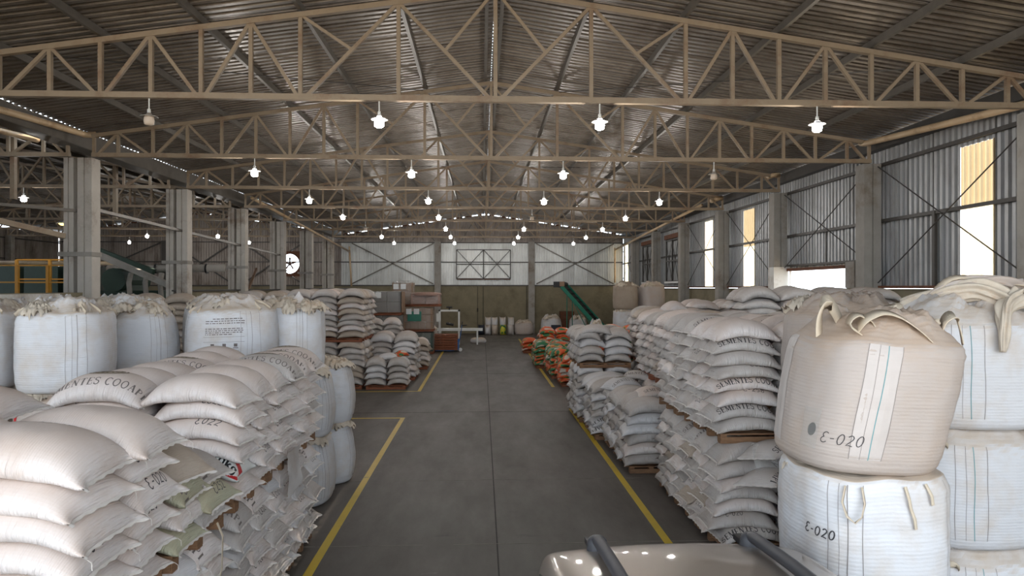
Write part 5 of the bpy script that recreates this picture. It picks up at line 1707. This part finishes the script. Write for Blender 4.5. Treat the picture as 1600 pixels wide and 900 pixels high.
# pallet jack
t = tag(empty('pallet_jack', (-1.5, 39.8, 0)), 'blue pallet jack with black handle by the brown pallets', 'pallet jack')
MB().box((-.75, -.27, .08), (1.3, .16, .05)).build('fork', M['blue'], t)
MB().box((-.75, .27, .08), (1.3, .16, .05)).build('fork', M['blue'], t)
MB().box((.05, 0, .32), (.25, .5, .45)).box((.1, 0, .6), (.16, .22, .25)).build('pump_housing', M['blue'], t)
MB().tube([(.16, 0, .45), (.3, 0, 1.25), (.34, 0, 1.55)], .022, 8).build('tow_bar', M['blue'], t)
MB().tube([(.34, -.12, 1.55), (.36, -.12, 1.72), (.36, .12, 1.72), (.34, .12, 1.55)], .02, 8).tube([(.34, 0, 1.5), (.62, 0, 1.52)], .03, 8).build('handle', M['black'], t)
for yy in (-.1, .1):
    MB().tube([(.25, yy - .03, .1), (.25, yy + .03, .1)], .1, 16).build('wheel', M['white'], t)
# bag weighing frame
t = tag(empty('weighing_frame', (-2.1, 46.0, 0)), 'white bagging frame standing by the far wall', 'machine')
fr = MB()
for (x, y) in ((-.75, 0), (.55, 0), (-.75, .6), (.55, .6)): fr.box((x, y, 1.1), (.1, .1, 2.2))
fr.box((-.1, 0, 2.15), (1.4, .1, .1)).box((-.1, .6, 2.15), (1.4, .1, .1)).box((-.1, 0, .9), (1.4, .1, .1))
fr.build('frame', M['white'], t)
MB().box((-.8, -.1, 1.7), (.28, .3, .55)).build('control_box', M['white'], t)
MB().tube([(-.1, .2, 2.2), (-.1, .2, 2.35)], .05, 10).tube([(-.3, .2, 2.38), (.1, .2, 2.38)], .06, 10).tube([(-.3, 0, 1.3), (.2, 0, 1.2)], .09, 10).build('motor', M['black'], t)
t = tag(empty('low_conveyor', (-1.5, 44.6, 0)), 'long low white conveyor frame beside the bagging frame', 'conveyor')
MB().box((0, 0, .98), (3.1, .5, .16)).build('bed', M['white'], t)
for x in (-1.2, 0, 1.2): MB().box((x, 0, .45), (.1, .4, .9)).build('leg', M['white'], t)
bag('left_b', -.25, 46.0, 0, 'crumpled white empty bulk bag on the floor near the wall', group='bulk bags by the far wall', sc=(.95, .7, .28))
# sacks slumped on the frame
bag('left_b', -3.2, 43.0, 0, 'pale slumped bulk bag behind the brown pallets', group='bulk bags by the far wall', sc=(.8, .8, 1.1), mat='fibc_tan')

# ------------------------------------------------------------------ inclined belt conveyor
t = tag(empty('belt_conveyor', (7.4, 48.5, 0), R(-40)), 'green inclined belt conveyor with black belt by the far wall', 'conveyor')
A, B_ = Vector((1.9, 0, .35)), Vector((-1.95, 0, 3.95))
dv = (B_ - A).normalized(); up_ = Vector((0, 1, 0)).cross(dv)
up_ = up_ if up_.z > 0 else -up_
for yy in (-.42, .42):
    MB().beam(A + Vector((0, yy, 0)), B_ + Vector((0, yy, 0)), .05, .26, up_).build('side_rail', M['teal'], t)
MB().beam(A, B_, .78, .05, up_).build('belt', M['belt'], t)
MB().beam(A - up_ * .2, B_ - up_ * .2, .6, .04, up_).build('return_belt', M['belt'], t)
cl = MB().beam((0, -.38, 0), (0, .38, 0), .03, .05).mesh('cleat', M['belt'])
for i in range(11):
    p = A + (B_ - A) * (.08 + .08 * i) + up_ * .05
    put('cleat', cl, t, p)
MB().tube([B_ + Vector((0, -.46, -.05)), B_ + Vector((0, .46, -.05))], .2, 16).build('drive_drum', M['black'], t)
MB().box(B_ + Vector((-.28, -.05, -.02)), (.5, .75, .42)).build('head_cover', M['black'], t)
MB().box(B_ + Vector((.25, -.46, .02)), (.4, .06, .34), mat=None).build('guard_plate', M['tan_box'], t)
for yy in (-.36, .36):
    MB().tube([(-1.35, yy, .1), (-1.35, yy, 3.1)], .035, 8).build('leg', M['teal'], t)
    MB().tube([(-.95, yy, 2.9), (.35, yy, .75)], .03, 8).build('brace', M['teal'], t)
    MB().tube([(-1.35, yy, .25), (1.5, yy, .6), (.6, yy, 1.4)], .03, 8).build('brace', M['teal'], t)
MB().box((-1.35, 0, .18), (.5, .9, .12)).build('foot', M['teal'], t)
for yy in (-.5, .5): MB().tube([(-1.35, yy - .05, .16), (-1.35, yy + .05, .16)], .16, 16).build('wheel', M['black'], t)
tag(MB().tube([(-.35, 54.98, 3.8), (-.35, 54.98, .0)], .02, 6).box((-.35, 54.98, 1.9), (.1, .06, .3)).build('conduit', M['joint']), 'dark conduit with a small switch box on the far wall', 'conduit')
# brown bales behind the conveyor
for k in range(5):
    tag(MB().box((6.75, 54.2, .2 + k * .36), (1.1, .8, .34)).build('brown_bale', M['rust']), 'brown bale behind the far bulk bags, %s from the floor' % ORD[k + 1], 'bale', 'brown bales by the far wall')

# ------------------------------------------------------------------ side hall: machines, rails, fan
def rail_run(x0, x1, y, z0, z1, label):
    t = tag(empty('guard_rail', (x0, y, z0)), label, 'railing', 'yellow railings in the side hall')
    n = max(1, round(abs(x1 - x0) / 1.0)); h = z1 - z0
    me = MB().box((0, 0, h / 2), (.09, .09, h)).mesh('rail_post', M['yellow'])
    for i in range(n + 1): put('rail_post', me, t, ((x1 - x0) * i / n, 0, 0))
    for z in (h * .5, h): MB().box(((x1 - x0) / 2, 0, z), (abs(x1 - x0), .05, .05)).build('rail_bar', M['yellow'], t)
    return t
rail_run(-19.6, -14.4, 25.0, 3.3, 4.5, 'yellow guard railing in the side hall at far left')
rail_run(-17.3, -14.9, 26.2, 3.3, 4.75, 'second yellow railing behind the first in the side hall')
tag(MB().box((-17.4, 26.2, 3.2), (6.2, 2.6, .12)).build('platform', M['beam_dark']), 'dark steel platform under the yellow railings', 'platform')
for i, x in enumerate((-20.4, -18.9, -17.4, -15.9)):
    t = tag(empty('storage_bin', (x, 28.4, 0)), 'dark green bin behind the yellow railing, %s from left' % ORD[i + 1], 'bin', 'green bins in the side hall')
    MB().box((0, 0, 3.9), (1.3, 1.3, 1.3)).build('bin_body', M['dark_green'], t)
    MB().lathe([(.12, 2.4), (.2, 2.5), (.6, 3.24)], 4).build('hopper', M['dark_green'], t)
    for (a, b_) in ((-.55, -.55), (.55, -.55), (.55, .55), (-.55, .55)): MB().box((a, b_, 1.65), (.08, .08, 3.3)).build('leg', M['dark_green'], t)
# seed cleaner
t = tag(empty('seed_cleaner', (-13.4, 27.5, 0)), 'dark green seed cleaning machine behind the wall opening', 'machine')
MB().box((0, 0, 3.1), (2.6, 2.0, 1.0)).box((-.6, 0, 3.95), (1.0, 1.2, .7)).build('housing', M['dark_green'], t)
MB().tube([(-.5, -1.1, 4.0), (-.5, .9, 4.0)], .45, 16).build('drum', M['dark_green'], t)
for (a, b_) in ((-1.1, -.9), (1.1, -.9), (1.1, .9), (-1.1, .9)): MB().box((a, b_, 1.3), (.1, .1, 2.6)).build('leg', M['dark_green'], t)
for (p, q_) in (((-1.1, -.9, .4), (1.1, -.9, 2.5)), ((-1.1, -.9, 2.5), (1.1, -.9, .4))): MB().beam(p, q_, .05, .05, (0, 1, 0)).build('brace', M['beam_dark'], t)
for x in (.1, .7, 1.25):
    MB().tube([(x, -1.0, 4.25), (x, -1.15, 3.9), (x + .05, -1.15, 3.3), (x, -1.2, 2.6)], .09, 12).build('chute', M['conc_grey'], t, True)
MB().tube([(-1.6, .6, 4.45), (3.0, .6, 4.5)], .16, 14).build('duct', M['conc_grey'], t, True)
for x in (-.8, .3, 1.4, 2.3): MB().tube([(x - .03, .6, 4.47), (x + .03, .6, 4.47)], .2, 14).build('duct_band', M['black'], t)
def chan(name, a, b_, w_, h, mat, label, cat):
    return tag(MB().beam(a, b_, w_, h).build(name, M[mat]), label, cat)
chan('grain_chute', (-14.6, 26.0, 5.1), (-11.3, 25.6, 3.72), .22, .2, 'conc_grey', 'grey sloping grain chute above the green machine', 'chute')
chan('screw_conveyor', (-14.9, 26.8, 5.2), (-12.6, 26.8, 4.3), .25, .25, 'dark_green', 'green sloping screw conveyor beside the grey chute', 'conveyor')
chan('wooden_plank', (-11.2, 20.0, 3.9), (-10.9, 21.2, 2.4), .12, .06, 'rust', 'brown plank leaning in the wall opening', 'plank')
chan('knee_brace', (-13.6, 13.9, 6.0), (-11.25, 18.9, 5.1), .14, .14, 'beam', 'tan sloping brace running down to the first left column', 'beam')
chan('tie_beam', (-14.6, 15.0, 5.85), (-10.9, 19.2, 5.8), .08, .08, 'purlin', 'thin beam reaching the first left column near the lamp', 'beam')
chan('hanging_post', (-12.9, 19.4, 8.5), (-12.9, 19.4, 6.15), .12, .12, 'beam', 'short hanging post under the side hall truss at left', 'beam')
chan('hanging_post', (-13.3, 25.4, 8.3), (-13.3, 25.4, 6.2), .13, .14, 'beam', 'hanging post between the first two column pairs', 'beam')
chan('tie_beam', (-10.8, 19.2, 5.9), (-10.8, 25.2, 5.75), .09, .09, 'purlin', 'horizontal tie beam joining the first two left columns', 'beam')
chan('tie_beam', (-10.8, 25.2, 5.75), (-10.8, 31.2, 5.6), .09, .09, 'purlin', 'horizontal tie beam joining the second and third left columns', 'beam')
chan('tie_beam', (-10.8, 31.2, 5.6), (-10.8, 37.2, 5.45), .07, .07, 'purlin', 'horizontal tie beam joining the third and fourth left columns', 'beam')
tag(MB().tube([(-24.0, 33, 4.9), (-15.6, 30.0, 4.75), (-15.4, 30, 3.6)], .09, 10).build('grain_pipe', M['pipe'], None, True), 'beige pipe bending down above the yellow railing', 'pipe')
tag(MB().beam((-11.9, 36.6, 4.7), (-11.3, 33.6, 3.62), .1, .1).build('wooden_prop', M['tan_box']), 'slanted tan prop beside the third left column', 'prop')
# exhaust fan in the far side wall
t = tag(empty('exhaust_fan', (-15.3, 55.0, 5.6)), 'round exhaust fan with bright daylight behind rusty blades', 'fan')
fr = MB()
n = 32; ro, ri = .78, .7
for i in range(n):
    a0, a1 = 2 * PI * i / n, 2 * PI * (i + 1) / n
    def sq(a):
        c, s_ = math.cos(a), math.sin(a); k = 1.0 / max(abs(c), abs(s_)); return (c * k, s_ * k)
    fr.quad((ro * math.cos(a0), 0, ro * math.sin(a0)), (sq(a0)[0], 0, sq(a0)[1]), (sq(a1)[0], 0, sq(a1)[1]), (ro * math.cos(a1), 0, ro * math.sin(a1)))
    fr.quad((ro * math.cos(a0), 0, ro * math.sin(a0)), (ro * math.cos(a1), 0, ro * math.sin(a1)), (ro * math.cos(a1), .25, ro * math.sin(a1)), (ro * math.cos(a0), .25, ro * math.sin(a0)))
fr.build('fan_frame', M['rust'], t)
for i in range(5):
    a = 2 * PI * i / 5 + .3
    p = [Vector((r_ * math.cos(a + d_), .12 + w_, r_ * math.sin(a + d_))) for r_, d_, w_ in ((.12, -.4, 0), (.5, -.16, .03), (.5, .16, -.05), (.12, .4, 0))]
    MB().quad(*p).build('blade', M['rust'], t)
MB().tube([(0, .05, 0), (0, .25, 0)], .13, 16).build('hub', M['rust'], t)
MB().box((0, .02, 0), (1.5, .03, .04)).box((0, .02, 0), (.04, .03, 1.5)).build('guard_bar', M['beam_dark'], t)

# ------------------------------------------------------------------ the parked car
def car(x, y, rz):
    t = tag(empty('car', (x, y, 0), rz), 'champagne car with charcoal roof rails parked at the bottom of the view', 'car')
    # cross sections from the tail (y=0) toward the nose (y=-4.4); half widths and heights
    secs = [(0.00, .99, .86, 1.00, .45), (-.03, 1.02, .90, 1.30, .40), (-.08, 1.03, .91, 1.62, .36), (-.22, 1.03, .92, 1.80, .34), (-.7, 1.03, .92, 1.86, .34),
            (-1.5, 1.03, .91, 1.88, .34), (-2.3, 1.03, .90, 1.83, .34), (-2.8, 1.02, .86, 1.66, .34), (-3.3, 1.0, .84, 1.18, .34), (-4.1, .96, .80, 1.02, .34), (-4.45, .86, .7, .80, .40)]
    m = MB(); n = 29
    for (yy, hw, rw, top, bot) in secs:
        belt = min(1.12, top - .06)
        for i in range(n):
            u = -1 + 2 * i / (n - 1); a = abs(u); s_ = 1 if u >= 0 else -1
            if a < .5:
                q_ = a / .5; xx = rw * q_ * .93; z = top - .05 * q_ ** 2
            elif a < .6:
                q_ = (a - .5) / .1; xx = rw * .93 + .055 * math.sin(q_ * PI / 2); z = top - .05 - .08 * (1 - math.cos(q_ * PI / 2))
            elif a < .8:
                q_ = (a - .6) / .2; xa = rw * .93 + .055; xx = xa + (hw - .02 - xa) * q_; z = (top - .13) * (1 - q_) + belt * q_
            else:
                q_ = (a - .8) / .2; xx = hw - .02 + .03 * math.sin(q_ * PI); z = belt * (1 - q_) + bot * q_
            m.v.append((s_ * xx, yy, z))
    for k in range(len(secs) - 1):
        for i in range(n - 1):
            a = k * n + i; m.f.append((a, a + 1, a + n + 1, a + n))
    m.f.append(tuple(range(n - 1, -1, -1)))
    body = m.build('body', M['car'], t, True)
    md = body.modifiers.new('s', 'SUBSURF'); md.levels = 2; md.render_levels = 2
    def sidept(yy, q_, s_, off):
        # interpolate the greenhouse side between roof edge and belt line
        for k in range(len(secs) - 1):
            a, b_ = secs[k], secs[k + 1]
            if b_[0] <= yy <= a[0]:
                f = (a[0] - yy) / (a[0] - b_[0] + 1e-9)
                hw, rw, top = [a[j2] * (1 - f) + b_[j2] * f for j2 in (1, 2, 3)]
                belt = min(1.12, top - .06); xa = rw * .93 + .055
                return (s_ * (xa + (hw - .02 - xa) * q_ + off), yy, (top - .13) * (1 - q_) + belt * q_ + off * .3)
        return (0, yy, 0)
    for s_ in (-1, 1):
        for (ya, yb) in ((-.42, -.95), (-1.05, -1.85), (-1.95, -2.7)):
            g_ = MB(); nn = 8
            for i in range(nn):
                for j2 in range(4):
                    cs = []
                    for (di, dj) in ((0, 0), (1, 0), (1, 1), (0, 1)):
                        u = (i + di) / nn; v = (j2 + dj) / 4
                        yy = ya + (yb - ya) * u
                        q_ = .16 + .76 * v
                        if ya == -.42 and u < .4: q_ = .16 + (.76 - .3 * (1 - u / .4)) * v + .3 * (1 - u / .4) * (1 - v) * .8
                        cs.append(sidept(yy, q_, s_, .012))
                    g_.quad(*(cs if s_ > 0 else cs[::-1]))
            g_.build('side_window', M['car_glass'], t, True)
            e = MB(); e.tube([sidept(ya, .12, s_, .01)] + [sidept(ya + (yb - ya) * u, .1, s_, .012) for u in (.2, .4, .6, .8, 1)] , .008, 6)
            e.build('window_trim', M['black'], t)
        # roof rail: tube on feet
        rx = s_ * .535
        pts = [(rx, -.33, 1.82), (rx, -.40, 1.855), (rx, -.50, 1.875), (rx, -1.2, 1.92), (rx, -2.0, 1.915), (rx, -2.35, 1.85)]
        MB().tube(smooth_pts(pts, 5), .042, 14).build('roof_rail', M['rail'], t, True)
        ft = MB().lathe([(.0, .125), (.04, .12), (.062, .10), (.072, .06), (.074, .0)], 20)
        ft.build('rail_foot', M['rail'], t, True, (rx, -.38, 1.765))
        MB().box((rx, -.30, 1.80), (.12, .18, .04)).build('rail_bracket', M['black'], t)
    gl = MB()
    for i in range(8):
        u0, u1 = -.62 + 1.24 * i / 8, -.62 + 1.24 * (i + 1) / 8
        gl.quad((u0, .005, 1.12), (u1, .005, 1.12), (u1 * .95, -.07, 1.52), (u0 * .95, -.07, 1.52))
    gl.build('rear_window', M['car_glass'], t)
    MB().beam((-.56, -1.5, 1.93), (.56, -1.5, 1.93), .09, .03).build('cross_bar', M['rail'], t)
    for s_ in (-1, 1):
        MB().box((s_ * .88, .0, .95), (.18, .08, .42)).build('tail_lamp', M['white'], t)
        for yy in (-.85, -3.55):
            MB().tube([(s_ * .84, yy, .34), (s_ * 1.04, yy, .34)], .34, 24).build('wheel', M['black'], t)
    return t
c_ = car(1.42, 5.40, R(1.0)); c_.scale = (1.08, 1.03, 1.0)
